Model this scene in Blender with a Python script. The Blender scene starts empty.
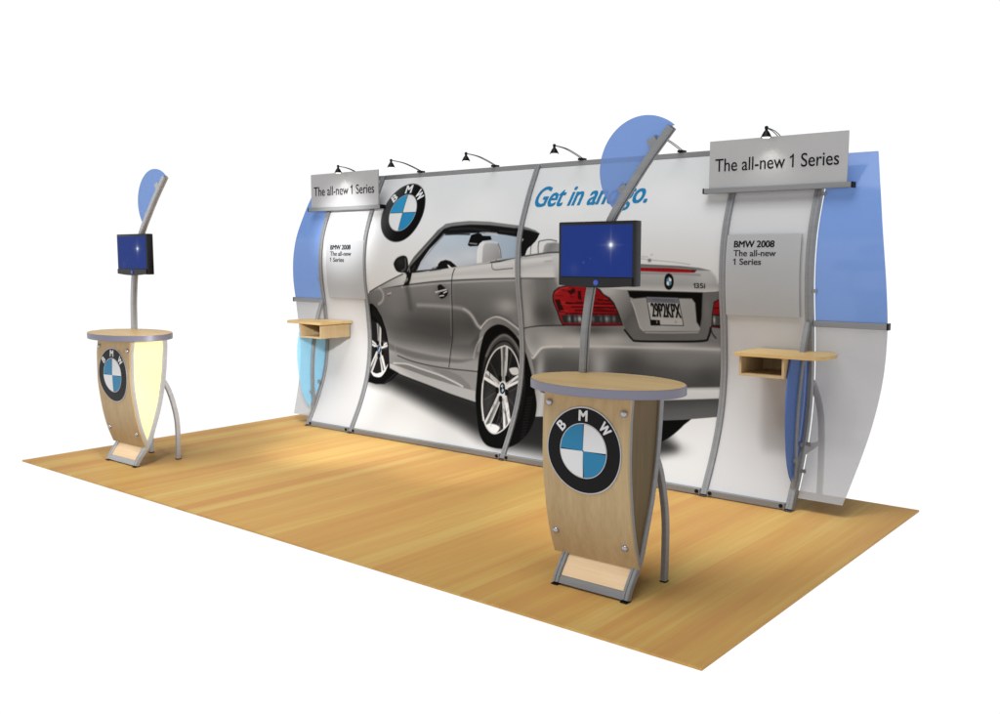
import bpy, bmesh, math, random
import numpy as np
from mathutils import Vector, Matrix

W_OVERHEAD = 0.0
PRINT_GAIN = 0.75
ARM_POWER = 1.0
HEAD_L, HEAD_R = 2.0, 1.4
FL0, FL1, FL2 = (0.485, 0.250, 0.082), (0.520, 0.302, 0.092), (0.565, 0.388, 0.128)
# ------------------------------------------------------------------ camera, world, lamps, exposure
S = bpy.context.scene
COL = S.collection
R = math.radians

cam_data = bpy.data.cameras.new("camera")
cam = bpy.data.objects.new("camera", cam_data)
COL.objects.link(cam)
cam.location = (7.76147, -3.32230, 1.66333)
cam.rotation_euler = (math.pi / 2 - 0.108785, 0, 0.686376)
cam_data.sensor_width = 36.0
cam_data.lens = 36.0 * 0.934669
cam_data.clip_start = 0.05
cam_data.clip_end = 200.0
S.camera = cam

world = bpy.data.worlds.new("World")
S.world = world
world.use_nodes = True
wt = world.node_tree
wt.nodes.clear()
wo = wt.nodes.new("ShaderNodeOutputWorld")
wb = wt.nodes.new("ShaderNodeBackground")
wtc = wt.nodes.new("ShaderNodeTexCoord")
wsx = wt.nodes.new("ShaderNodeSeparateXYZ")
wrm = wt.nodes.new("ShaderNodeValToRGB")
wt.links.new(wtc.outputs["Generated"], wsx.inputs[0])
wt.links.new(wsx.outputs["Z"], wrm.inputs[0])
# white surround, darkened overhead only to weaken the ambient light
wrm.color_ramp.elements[0].position = 0.29
wrm.color_ramp.elements[0].color = (1, 1, 1, 1)
wrm.color_ramp.elements[1].position = 0.37
wrm.color_ramp.elements[1].color = (W_OVERHEAD, W_OVERHEAD, W_OVERHEAD, 1)
wt.links.new(wrm.outputs[0], wb.inputs[0])
wb.inputs[1].default_value = 1.03
wt.links.new(wb.outputs[0], wo.inputs[0])

S.view_settings.view_transform = 'Standard'
S.view_settings.look = 'None'
S.view_settings.exposure = 0.0
S.view_settings.gamma = 1.0
S.cycles.max_bounces = 8
S.cycles.transparent_max_bounces = 12
S.cycles.caustics_reflective = False
S.cycles.caustics_refractive = False
S.cycles.use_denoising = True


def spot(name, loc, target, power, cone, blend, size, colour=(1, 0.96, 0.9), parent=None):
    d = bpy.data.lights.new(name, 'SPOT')
    d.energy = power
    d.spot_size = R(cone)
    d.spot_blend = blend
    d.shadow_soft_size = size
    d.color = colour
    o = bpy.data.objects.new(name, d)
    COL.objects.link(o)
    o.location = loc
    v = Vector(target) - Vector(loc)
    o.rotation_euler = v.to_track_quat('-Z', 'Y').to_euler()
    if parent:
        o.parent = parent
    return o


# unseen lamps added for the light: a steep sun and aimed spots
sun_d = bpy.data.lights.new('added_sun', 'SUN')  # added distant light that models the wall's curve, no ceiling fixture
sun_d.energy = 2.7
sun_d.angle = R(50)
sun_d.color = (0.945, 0.975, 1.0)
sun = bpy.data.objects.new('added_sun', sun_d)
COL.objects.link(sun)
sun.location = (3, -2, 8)
sun.rotation_euler = Vector((0.03, 0.36, -0.93)).to_track_quat('-Z', 'Y').to_euler()
spot('unseen_spot', (2.5, -0.4, 4.2), (2.2, 1.0, 0.0), 265, 80, 0.9, 0.3, (1, 0.99, 0.97))
spot('unseen_spot', (1.7, 1.4, 3.2), (1.75, 1.98, 0.0), 320, 32, 1.0, 0.15, (1, 0.99, 0.97))
spot('unseen_spot', (3.0, 1.35, 3.2), (2.95, 2.1, 0.0), 190, 28, 1.0, 0.15, (1, 0.99, 0.97))
spot('unseen_spot', (4.9, 1.0, 3.4), (4.9, 1.95, 0.0), 240, 46, 0.9, 0.2, (1, 0.99, 0.97))
spot('unseen_spot', (0.75, 1.2, 2.4), (0.88, 2.75, 1.90), 170, 36, 0.9, 0.1, (1, 1, 1))  # stands in for the lamp glow below the left header
spot('unseen_spot', (3.6, 0.2, 1.25), (0.9, 0.62, 0.62), 280, 28, 0.9, 0.12, (1, 1, 1))  # added low and unseen, brightens the far kiosk's side
spot('unseen_spot', (2.6, 0.7, 1.7), (0.68, 2.58, 0.5), 300, 36, 0.9, 0.1, (1, 1, 1))  # added low and unseen, brightens the left fin, shelf and plain panel

# ------------------------------------------------------------------ materials
def lin(c):
    c = np.asarray(c, float)
    return np.where(c <= 0.04045, c / 12.92, ((c + 0.055) / 1.055) ** 2.4)


def mat(name, base, rough=0.5, metal=0.0, spec=0.5, bump=None, var=None):
    m = bpy.data.materials.new(name)
    m.use_nodes = True
    nt = m.node_tree
    b = nt.nodes["Principled BSDF"]
    b.inputs["Base Color"].default_value = (*base, 1)
    b.inputs["Roughness"].default_value = rough
    b.inputs["Metallic"].default_value = metal
    b.inputs["Specular IOR Level"].default_value = spec
    tc = nt.nodes.new("ShaderNodeTexCoord")
    if var:
        sc_, amt = var
        mp = nt.nodes.new("ShaderNodeMapping")
        mp.inputs["Scale"].default_value = sc_
        nt.links.new(tc.outputs["Object"], mp.inputs[0])
        n = nt.nodes.new("ShaderNodeTexNoise")
        n.inputs["Scale"].default_value = 1.0
        n.inputs["Detail"].default_value = 5.0
        nt.links.new(mp.outputs[0], n.inputs["Vector"])
        rp = nt.nodes.new("ShaderNodeValToRGB")
        rp.color_ramp.elements[0].position = 0.3
        rp.color_ramp.elements[1].position = 0.7
        rp.color_ramp.elements[0].color = (*[v * (1 - amt) for v in base], 1)
        rp.color_ramp.elements[1].color = (*[min(1, v * (1 + amt)) for v in base], 1)
        nt.links.new(n.outputs["Fac"], rp.inputs[0])
        nt.links.new(rp.outputs[0], b.inputs["Base Color"])
    if bump:
        sc_, st = bump
        n2 = nt.nodes.new("ShaderNodeTexNoise")
        n2.inputs["Scale"].default_value = sc_
        n2.inputs["Detail"].default_value = 3.0
        nt.links.new(tc.outputs["Object"], n2.inputs["Vector"])
        bp = nt.nodes.new("ShaderNodeBump")
        bp.inputs["Strength"].default_value = st
        bp.inputs["Distance"].default_value = 0.002
        nt.links.new(n2.outputs["Fac"], bp.inputs["Height"])
        nt.links.new(bp.outputs[0], b.inputs["Normal"])
    return m


def wood(name, a, b_, c, axis, rough=0.4, fine=1.0):
    """pale veneer: streaks stretched along one axis (0 x, 1 y, 2 z)"""
    m = bpy.data.materials.new(name)
    m.use_nodes = True
    nt = m.node_tree
    bs = nt.nodes["Principled BSDF"]
    bs.inputs["Roughness"].default_value = rough
    bs.inputs["Specular IOR Level"].default_value = 0.15
    tc = nt.nodes.new("ShaderNodeTexCoord")
    cols = []
    for k, (s_long, s_cross) in enumerate(((0.9, 14 * fine), (3.0, 70 * fine))):
        mp = nt.nodes.new("ShaderNodeMapping")
        s = [s_cross] * 3
        s[axis] = s_long
        mp.inputs["Scale"].default_value = s
        nt.links.new(tc.outputs["Object"], mp.inputs[0])
        n = nt.nodes.new("ShaderNodeTexNoise")
        n.inputs["Scale"].default_value = 1.0
        n.inputs["Detail"].default_value = 4.0
        n.inputs["Roughness"].default_value = 0.6
        nt.links.new(mp.outputs[0], n.inputs["Vector"])
        cols.append(n)
    mx = nt.nodes.new("ShaderNodeMath")
    mx.operation = 'MULTIPLY_ADD'
    mx.inputs[1].default_value = 0.45
    nt.links.new(cols[1].outputs["Fac"], mx.inputs[0])
    sb = nt.nodes.new("ShaderNodeMath")
    sb.operation = 'MULTIPLY'
    sb.inputs[1].default_value = 0.55
    nt.links.new(cols[0].outputs["Fac"], sb.inputs[0])
    nt.links.new(sb.outputs[0], mx.inputs[2])
    rp = nt.nodes.new("ShaderNodeValToRGB")
    e = rp.color_ramp.elements
    e[0].position = 0.36
    e[0].color = (*a, 1)
    e[1].position = 0.64
    e[1].color = (*c, 1)
    k = e.new(0.5)
    k.color = (*b_, 1)
    nt.links.new(mx.outputs[0], rp.inputs[0])
    nt.links.new(rp.outputs[0], bs.inputs["Base Color"])
    return m


def floor_wood():
    """laminate boards running towards the wall: wide soft bands of honey and yellow, fine grain inside"""
    m = bpy.data.materials.new("laminate_floor")
    m.use_nodes = True
    nt = m.node_tree
    bs = nt.nodes["Principled BSDF"]
    bs.inputs["Roughness"].default_value = 0.5
    bs.inputs["Specular IOR Level"].default_value = 0.06
    tc = nt.nodes.new("ShaderNodeTexCoord")

    def noise(sx, sy, det, rough, off=0.0):
        mp = nt.nodes.new("ShaderNodeMapping")
        mp.inputs["Scale"].default_value = (sx, sy, 1)
        mp.inputs["Location"].default_value = (off, off * 0.7, 0)
        nt.links.new(tc.outputs["Object"], mp.inputs[0])
        n = nt.nodes.new("ShaderNodeTexNoise")
        n.inputs["Scale"].default_value = 1.0
        n.inputs["Detail"].default_value = det
        n.inputs["Roughness"].default_value = rough
        nt.links.new(mp.outputs[0], n.inputs["Vector"])
        return n.outputs["Fac"]

    def madd(a, k, b):
        x = nt.nodes.new("ShaderNodeMath")
        x.operation = 'MULTIPLY_ADD'
        nt.links.new(a, x.inputs[0])
        x.inputs[1].default_value = k
        if isinstance(b, float):
            x.inputs[2].default_value = b
        else:
            nt.links.new(b, x.inputs[2])
        return x.outputs[0]
    broad = noise(4.6, 0.24, 2.0, 0.5)
    mid = noise(17.0, 0.6, 4.0, 0.6, 3.1)
    fine_ = noise(85.0, 2.2, 5.0, 0.65, 7.7)
    sx = nt.nodes.new("ShaderNodeSeparateXYZ")
    nt.links.new(tc.outputs["Object"], sx.inputs[0])
    dv = nt.nodes.new("ShaderNodeMath"); dv.operation = 'MULTIPLY_ADD'
    nt.links.new(sx.outputs["X"], dv.inputs[0]); dv.inputs[1].default_value = 1 / 0.127; dv.inputs[2].default_value = 0.31
    fl = nt.nodes.new("ShaderNodeMath"); fl.operation = 'FLOOR'
    nt.links.new(dv.outputs[0], fl.inputs[0])
    wn = nt.nodes.new("ShaderNodeTexWhiteNoise"); wn.noise_dimensions = '1D'
    nt.links.new(fl.outputs[0], wn.inputs["W"])
    f = madd(broad, 0.50, madd(mid, 0.40, madd(fine_, 0.30, madd(wn.outputs["Value"], 0.20, -0.20))))
    rp = nt.nodes.new("ShaderNodeValToRGB")
    e = rp.color_ramp.elements
    e[0].position = 0.33
    e[0].color = (*FL0, 1)
    e[1].position = 0.70
    e[1].color = (*FL2, 1)
    k = e.new(0.5)
    k.color = (*FL1, 1)
    nt.links.new(f, rp.inputs[0])
    nt.links.new(rp.outputs[0], bs.inputs["Base Color"])
    bp = nt.nodes.new("ShaderNodeBump")
    bp.inputs["Strength"].default_value = 0.08
    bp.inputs["Distance"].default_value = 0.001
    nt.links.new(fine_, bp.inputs["Height"])
    nt.links.new(bp.outputs[0], bs.inputs["Normal"])
    return m


def sheer(name, tint, body, mixfac, rough=0.08):
    """tinted acrylic: part of the light passes, part is scattered by the pigment"""
    m = bpy.data.materials.new(name)
    m.use_nodes = True
    nt = m.node_tree
    bs = nt.nodes["Principled BSDF"]
    bs.inputs["Base Color"].default_value = (*body, 1)
    bs.inputs["Roughness"].default_value = rough
    bs.inputs["Specular IOR Level"].default_value = 0.4
    tc = nt.nodes.new("ShaderNodeTexCoord")
    n = nt.nodes.new("ShaderNodeTexNoise")
    n.inputs["Scale"].default_value = 3.0
    nt.links.new(tc.outputs["Object"], n.inputs["Vector"])
    ma = nt.nodes.new("ShaderNodeMapRange")
    ma.inputs["To Min"].default_value = mixfac - 0.02
    ma.inputs["To Max"].default_value = mixfac + 0.02
    nt.links.new(n.outputs["Fac"], ma.inputs["Value"])
    tr = nt.nodes.new("ShaderNodeBsdfTransparent")
    tr.inputs[0].default_value = (*tint, 1)
    mx = nt.nodes.new("ShaderNodeMixShader")
    nt.links.new(ma.outputs[0], mx.inputs[0])
    nt.links.new(tr.outputs[0], mx.inputs[1])
    nt.links.new(bs.outputs[0], mx.inputs[2])
    nt.links.new(mx.outputs[0], nt.nodes["Material Output"].inputs[0])
    return m


def glow(name, colour, strength, base=(0.02, 0.02, 0.02)):
    m = mat(name, base, 0.25)
    b = m.node_tree.nodes["Principled BSDF"]
    b.inputs["Emission Color"].default_value = (*colour, 1)
    b.inputs["Emission Strength"].default_value = strength
    return m


def screen_material():
    """blue screen with one white star burst and faint specks, in the screen's own coordinates"""
    m = bpy.data.materials.new("blue_screen")
    m.use_nodes = True
    nt = m.node_tree
    bs = nt.nodes["Principled BSDF"]
    bs.inputs["Base Color"].default_value = (0.003, 0.006, 0.03, 1)
    bs.inputs["Roughness"].default_value = 0.35
    bs.inputs["Specular IOR Level"].default_value = 0.04
    tc = nt.nodes.new("ShaderNodeTexCoord")
    acc = None

    def blob(cx, cz, sx, sz, amp):
        nonlocal acc
        mp = nt.nodes.new("ShaderNodeMapping")
        mp.vector_type = 'POINT'
        mp.inputs["Location"].default_value = (-cx / sx, 0, -cz / sz)
        mp.inputs["Scale"].default_value = (1 / sx, 0, 1 / sz)
        nt.links.new(tc.outputs["Object"], mp.inputs[0])
        ln = nt.nodes.new("ShaderNodeVectorMath")
        ln.operation = 'DOT_PRODUCT'
        nt.links.new(mp.outputs[0], ln.inputs[0])
        nt.links.new(mp.outputs[0], ln.inputs[1])
        ex = nt.nodes.new("ShaderNodeMath")
        ex.operation = 'MULTIPLY'
        ex.inputs[1].default_value = -1.0
        nt.links.new(ln.outputs["Value"], ex.inputs[0])
        e2 = nt.nodes.new("ShaderNodeMath")
        e2.operation = 'EXPONENT'
        nt.links.new(ex.outputs[0], e2.inputs[0])
        e3 = nt.nodes.new("ShaderNodeMath")
        e3.operation = 'MULTIPLY_ADD'
        e3.inputs[1].default_value = amp
        nt.links.new(e2.outputs[0], e3.inputs[0])
        if acc is None:
            e3.inputs[2].default_value = 0.0
        else:
            nt.links.new(acc, e3.inputs[2])
        acc = e3.outputs[0]
    cx, cz = -0.058, 1.713
    blob(cx, cz, 0.0085, 0.0085, 1.0)
    blob(cx, cz, 0.019, 0.019, 0.30)
    blob(cx, cz, 0.045, 0.045, 0.03)
    blob(cx, cz, 0.006, 0.06, 0.07)
    blob(cx, cz, 0.05, 0.006, 0.05)
    blob(-0.28, 1.59, 0.028, 0.028, 0.014)
    blob(-0.222, 1.625, 0.005, 0.005, 0.05)
    blob(-0.18, 1.645, 0.004, 0.004, 0.035)
    rp = nt.nodes.new("ShaderNodeMix")
    rp.data_type = 'RGBA'
    rp.clamp_factor = True
    rp.inputs[6].default_value = (0.0135, 0.032, 0.175, 1)
    rp.inputs[7].default_value = (0.9, 0.95, 1.0, 1)
    nt.links.new(acc, rp.inputs[0])
    nt.links.new(rp.outputs[2], bs.inputs["Emission Color"])
    bs.inputs["Emission Strength"].default_value = 1.0
    return m


M = dict(
    floor=floor_wood(),
    alu=mat("brushed_aluminium", (0.235, 0.238, 0.246), 0.5, 0.2, 0.3, var=((3, 3, 60), 0.06)),
    alu_dark=mat("dark_grey_metal", (0.07, 0.07, 0.075), 0.5, 0.3),  # dark grey metal of the pole feet and arm rods
    alu_lit=mat("lit_aluminium", (0.42, 0.43, 0.45), 0.45, 0.25, 0.4, var=((3, 3, 60), 0.05)),  # lit copy of the aluminium: far kiosk's stronger light put into the colour
    black=mat("black_plastic", (0.006, 0.006, 0.007), 0.45, 0, 0.15),
    bezel=mat("gloss_black_bezel", (0.010, 0.010, 0.011), 0.3, 0, 0.25, var=((8, 8, 8), 0.1)),
    fabric=mat("white_stretch_fabric", (0.53, 0.53, 0.537), 0.75, 0.0, 0.25, bump=(420, 0.05)),
    board=mat("grey_sign_board", (0.41, 0.41, 0.415), 0.5, 0.0, 0.35, var=((2, 2, 2), 0.02)),
    info=mat("pale_grey_board", (0.38, 0.385, 0.395), 0.5, 0.0, 0.35, var=((2, 2, 2), 0.02)),
    ink=mat("black_ink", (0.008, 0.008, 0.009), 0.6, 0, 0.1),
    ink_grey=mat("grey_ink", (0.04, 0.04, 0.044), 0.6, 0, 0.1),
    ink_blue=mat("blue_ink", (0.010, 0.17, 0.36), 0.6, 0, 0.1),
    veneer=wood("maple_veneer", (0.405, 0.290, 0.155), (0.450, 0.328, 0.180), (0.492, 0.364, 0.208), 2, 0.42),
    veneer_top=wood("maple_top", (0.49, 0.320, 0.130), (0.55, 0.372, 0.160), (0.60, 0.42, 0.20), 0, 0.4, 0.7),
    veneer_brown=wood("brown_veneer", (0.10, 0.068, 0.026), (0.125, 0.085, 0.034), (0.15, 0.103, 0.043), 2, 0.42),
    veneer_foot=wood("light_foot_veneer", (0.72, 0.52, 0.31), (0.78, 0.58, 0.36), (0.83, 0.63, 0.41), 0, 0.45),
    yellow=mat("lit_side_veneer", (0.93, 0.87, 0.48), 0.5, 0, 0.3, var=((4, 4, 4), 0.02)),  # brown veneer under strong light, its overexposure put into the colour
    band=mat("lilac_grey_edging", (0.19, 0.185, 0.235), 0.4, 0.2, 0.3),
    knob=mat("steel_knob", (0.40, 0.40, 0.44), 0.25, 0.7),
    blue=sheer("blue_acrylic", (0.44, 0.61, 0.90), (0.25, 0.37, 0.64), 0.5),
    blue_fin=sheer("blue_fin_acrylic", (0.45, 0.62, 0.95), (0.10, 0.20, 0.50), 0.62),
    blue_fin_lit=sheer("lit_blue_fin_acrylic", (0.70, 0.93, 1.0), (0.42, 0.76, 1.0), 0.35),  # lit copy of the fin acrylic, strong light put into the colour
    frost=sheer("frosted_acrylic", (0.82, 0.82, 0.83), (0.54, 0.54, 0.545), 0.52),
    lens=glow("lamp_lens", (1.0, 0.93, 0.75), 2.5),
    button=glow("blue_button", (0.03, 0.09, 0.5), 0.22, (0.02, 0.05, 0.3)),
    screen=screen_material(),
    emb_black=mat("gloss_black_enamel", (0.005, 0.005, 0.006), 0.35, 0, 0.12),
    emb_blue=mat("blue_enamel", (0.020, 0.19, 0.36), 0.35, 0, 0.2),
    emb_white=mat("white_enamel", (0.66, 0.66, 0.67), 0.3),
    emb_rim=mat("silver_rim", (0.45, 0.46, 0.5), 0.3, 0.5),
)


# ------------------------------------------------------------------ object helpers
def link(name, me, parent=None):
    o = bpy.data.objects.new(name, me)
    COL.objects.link(o)
    if parent:
        o.parent = parent
    return o


def obj(name, bm, material, parent=None, smooth=None):
    me = bpy.data.meshes.new(name)
    bmesh.ops.recalc_face_normals(bm, faces=bm.faces)
    bm.to_mesh(me)
    bm.free()
    me.materials.append(M[material])
    if smooth:
        me.shade_smooth() if hasattr(me, 'shade_smooth') else None
        me.set_sharp_from_angle(angle=R(smooth))
    return link(name, me, parent)


def tag(o, label=None, cat=None, group=None, kind=None):
    if label: o['label'] = label
    if cat: o['category'] = cat
    if group: o['group'] = group
    if kind: o['kind'] = kind
    return o


def thing(name, label, cat, loc=(0, 0, 0), group=None):
    o = bpy.data.objects.new(name, None)
    o.empty_display_size = 0.2
    o.location = loc
    COL.objects.link(o)
    return tag(o, label, cat, group)


def copy_tree(o, parent=None):
    c = o.copy()
    COL.objects.link(c)
    if parent: c.parent = parent
    for ch in list(o.children):
        copy_tree(ch, c)
    return c


def box(bm, lo, hi, bev=0.0):
    v = [bm.verts.new((x, y, z)) for x in (lo[0], hi[0]) for y in (lo[1], hi[1]) for z in (lo[2], hi[2])]
    fs = [(0, 1, 3, 2), (4, 6, 7, 5), (0, 4, 5, 1), (2, 3, 7, 6), (0, 2, 6, 4), (1, 5, 7, 3)]
    F = [bm.faces.new([v[i] for i in f]) for f in fs]
    if bev:
        es = list({e for f in F for e in f.edges})
        bmesh.ops.bevel(bm, geom=es, offset=bev, segments=2, profile=0.6, affect='EDGES')


def sweep(bm, path, section, side):
    """extrude a closed 2D section (side axis, normal axis) along a path; side axis is fixed"""
    path = [Vector(p) for p in path]
    side = Vector(side)
    rings = []
    for i, p in enumerate(path):
        t = (path[min(i + 1, len(path) - 1)] - path[max(i - 1, 0)]).normalized()
        n = side.cross(t).normalized()
        rings.append([bm.verts.new(p + side * a + n * b) for a, b in section])
    k = len(section)
    for i in range(len(rings) - 1):
        for j in range(k):
            bm.faces.new((rings[i][j], rings[i][(j + 1) % k], rings[i + 1][(j + 1) % k], rings[i + 1][j]))
    bm.faces.new(rings[0][::-1])
    bm.faces.new(rings[-1])


def rect(w, d):
    b = min(w, d) * 0.12
    w, d = w / 2, d / 2
    return [(-w, -d + b), (-w + b, -d), (w - b, -d), (w, -d + b), (w, d - b), (w - b, d), (-w + b, d), (-w, d - b)]


def channel(w, d, g=0.009, dep=0.006):
    """aluminium extrusion with a slot down its two broad faces"""
    w, d = w / 2, d / 2
    b = 0.003
    return [(-w, -d + b), (-w + b, -d), (-g / 2, -d), (-g / 2, -d + dep), (g / 2, -d + dep), (g / 2, -d), (w - b, -d), (w, -d + b),
            (w, d - b), (w - b, d), (g / 2, d), (g / 2, d - dep), (-g / 2, d - dep), (-g / 2, d), (-w + b, d), (-w, d - b)]


def tube(bm, path, r, n=8):
    sec = [(r * math.cos(2 * math.pi * i / n), r * math.sin(2 * math.pi * i / n)) for i in range(n)]
    path = [Vector(p) for p in path]
    t0 = (path[-1] - path[0]).normalized()
    s = Vector((1, 0, 0)) if abs(t0.x) < 0.7 else Vector((0, 1, 0))
    sweep(bm, path, sec, s)


def lathe(bm, prof, c=(0, 0, 0), n=24):
    rings = []
    for r, z in prof:
        rings.append([bm.verts.new((c[0] + r * math.cos(2 * math.pi * i / n), c[1] + r * math.sin(2 * math.pi * i / n), c[2] + z)) for i in range(n)])
    for a, b in zip(rings, rings[1:]):
        for i in range(n):
            bm.faces.new((a[i], a[(i + 1) % n], b[(i + 1) % n], b[i]))
    bm.faces.new(rings[0][::-1])
    bm.faces.new(rings[-1])


def prism(bm, pts, axis, lo, hi):
    """closed outline extruded along an axis; pts are the two other coordinates in order"""
    def put(p, v):
        if axis == 0: return (v, p[0], p[1])
        if axis == 1: return (p[0], v, p[1])
        return (p[0], p[1], v)
    a = [bm.verts.new(put(p, lo)) for p in pts]
    b = [bm.verts.new(put(p, hi)) for p in pts]
    n = len(pts)
    for i in range(n):
        bm.faces.new((a[i], a[(i + 1) % n], b[(i + 1) % n], b[i]))
    bm.faces.new(a[::-1])
    bm.faces.new(b)


def pchip(X, Y):
    X = np.array(X, float); Y = np.array(Y, float); h = np.diff(X); d = np.diff(Y) / h
    m = np.zeros(len(X)); m[0] = d[0]; m[-1] = d[-1]
    for i in range(1, len(X) - 1):
        m[i] = (h[i] * d[i - 1] + h[i - 1] * d[i]) / (h[i] + h[i - 1])

    def f(x):
        x = np.asarray(x, float); i = np.clip(np.searchsorted(X, x) - 1, 0, len(X) - 2)
        t = (x - X[i]) / h[i]
        return Y[i] * (1 + 2 * t) * (1 - t) ** 2 + m[i] * h[i] * t * (1 - t) ** 2 + Y[i + 1] * t * t * (3 - 2 * t) + m[i + 1] * h[i] * t * t * (t - 1)
    return f


# the S-shaped profile of the whole display: depth y against height z
wall_y = pchip([0, .02, .25, .5, .8, 1.15, 1.45, 1.65, 1.8, 2.08, 2.40, 2.55],
               [2.485, 2.495, 2.615, 2.71, 2.755, 2.735, 2.695, 2.693, 2.713, 2.81, 2.965, 3.04])
XC = 3.01


def advance(body, bold, spacing):
    """raw x of the first ink of the last character and the mesh of a string"""
    cu = bpy.data.curves.new("lettering", 'FONT')
    cu.body = body
    cu.size = 1.0
    cu.space_character = spacing
    cu.resolution_u = 6
    o = bpy.data.objects.new("lettering", cu)
    COL.objects.link(o)
    bpy.context.view_layer.update()
    me = bpy.data.meshes.new_from_object(o.evaluated_get(bpy.context.evaluated_depsgraph_get()))
    bpy.data.objects.remove(o)
    bpy.data.curves.remove(cu)
    return me


def figure_one(body, me, hh, spacing, bold):
    """the built-in font draws 1 as a bare stroke: replace it by a 1 with a flag"""
    i = body.index("1")
    left = advance(body[:i].strip(), bold, spacing) if body[:i].strip() else None
    right = advance(body[i + 1:].strip(), bold, spacing)
    bm = bmesh.new()
    x = 0.0
    gap = 0.27 * hh if " " in body[:i + 2] else 0.0
    if left:
        bm.from_mesh(left)
        x = max(v.co.x for v in bm.verts) + gap * 1.7
    bold = 0.0
    st = 0.13 * hh
    w = 0.36 * hh
    pts = [(w - st, 0), (w, 0), (w, hh), (w - st * 0.75, hh), (w - st * 1.25, hh * 0.90), (0, hh * 0.80), (0, hh * 0.68 - bold), (w - st, hh * 0.78 - bold)]
    bm.faces.new([bm.verts.new((x + a, b, 0)) for a, b in pts])
    bm2 = bmesh.new()
    bm2.from_mesh(right)
    x2 = x + w + (gap * 2.6 if body[i + 1:i + 2] == " " else 0.14 * hh) - min(v.co.x for v in bm2.verts)
    vm = {v: bm.verts.new((v.co.x + x2, v.co.y, 0)) for v in bm2.verts}
    for f in bm2.faces:
        bm.faces.new([vm[v] for v in f.verts])
    bm2.free()
    out = bpy.data.meshes.new("lettering")
    bm.normal_update()
    bm.to_mesh(out)
    bm.free()
    return out


def text_mesh(body, height, width=None, shear=0.0, bold=0.0, spacing=1.0, thick=0.0008, cap='H'):
    """lettering as mesh vertices in the x-z plane, cap height and total width as given"""
    cu = bpy.data.curves.new("lettering", 'FONT')
    cu.body = body
    cu.size = 1.0
    cu.space_character = spacing
    cu.extrude = 0.0
    cu.resolution_u = 6
    o = bpy.data.objects.new("lettering", cu)
    COL.objects.link(o)
    bpy.context.view_layer.update()
    dg = bpy.context.evaluated_depsgraph_get()
    me = bpy.data.meshes.new_from_object(o.evaluated_get(dg))
    cu.body = cap
    bpy.context.view_layer.update()
    dg = bpy.context.evaluated_depsgraph_get()
    mc = bpy.data.meshes.new_from_object(o.evaluated_get(dg))
    hh = max(v.co.y for v in mc.vertices) - min(v.co.y for v in mc.vertices)
    bpy.data.meshes.remove(mc)
    bpy.data.objects.remove(o)
    bpy.data.curves.remove(cu)
    if "1" in body:
        me = figure_one(body, me, hh, spacing, bold)
    xs = [v.co.x for v in me.vertices]
    k = height / hh
    kx = k if width is None else width / (max(xs) - min(xs))
    x0 = min(xs)
    for v in me.vertices:
        x, y = (v.co.x - x0) * kx, v.co.y * k
        v.co = (x + shear * y, 0, y)
    bm = bmesh.new()
    bm.from_mesh(me)
    bpy.data.meshes.remove(me)
    for f in bm.faces:
        if f.normal.y > 0:
            f.normal_flip()
    r = bmesh.ops.extrude_face_region(bm, geom=list(bm.faces))
    for g in r['geom']:
        if isinstance(g, bmesh.types.BMVert):
            g.co.y += -thick
    if bold:        # heavier strokes: slightly offset layers of the same letters
        src = bm.copy()
        dd = bold * height
        for q, (ux, uz) in enumerate(((-1, 0.4), (1, -0.4), (-1, -0.4), (1, 0.4), (0, 0.55))):
            t = src.copy()
            for v in t.verts:
                v.co += Vector((ux * dd, -0.00012 * (q + 1), uz * dd))
            tm = bpy.data.meshes.new("layer")
            t.to_mesh(tm)
            t.free()
            bm.from_mesh(tm)
            bpy.data.meshes.remove(tm)
        src.free()
    return bm


def words(name, bm, fn, material, parent, gap, post=None):
    """lay the lettering down as one object for each word"""
    bm.verts.ensure_lookup_table()
    iv = sorted((min(v.co.x for v in f.verts), max(v.co.x for v in f.verts)) for f in bm.faces)
    cuts, hi = [], iv[0][1]
    for a, c in iv:
        if a - hi > gap:
            cuts.append((a + hi) / 2)
        hi = max(hi, c)
    groups = [[] for _ in range(len(cuts) + 1)]
    for f in bm.faces:
        x = f.calc_center_median().x
        groups[sum(x > c for c in cuts)].append(f)
    out = []
    for g in groups:
        b2 = bmesh.new()
        mp = {}
        for f in g:
            for v in f.verts:
                if v not in mp:
                    mp[v] = b2.verts.new(fn(v.co))
            b2.faces.new([mp[v] for v in f.verts])
        o = obj(name, b2, material, parent)
        if post: post(o)
        out.append(o)
    bm.free()
    return out


def place(bm, fn):
    for v in bm.verts:
        v.co = fn(v.co)
    return bm


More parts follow.
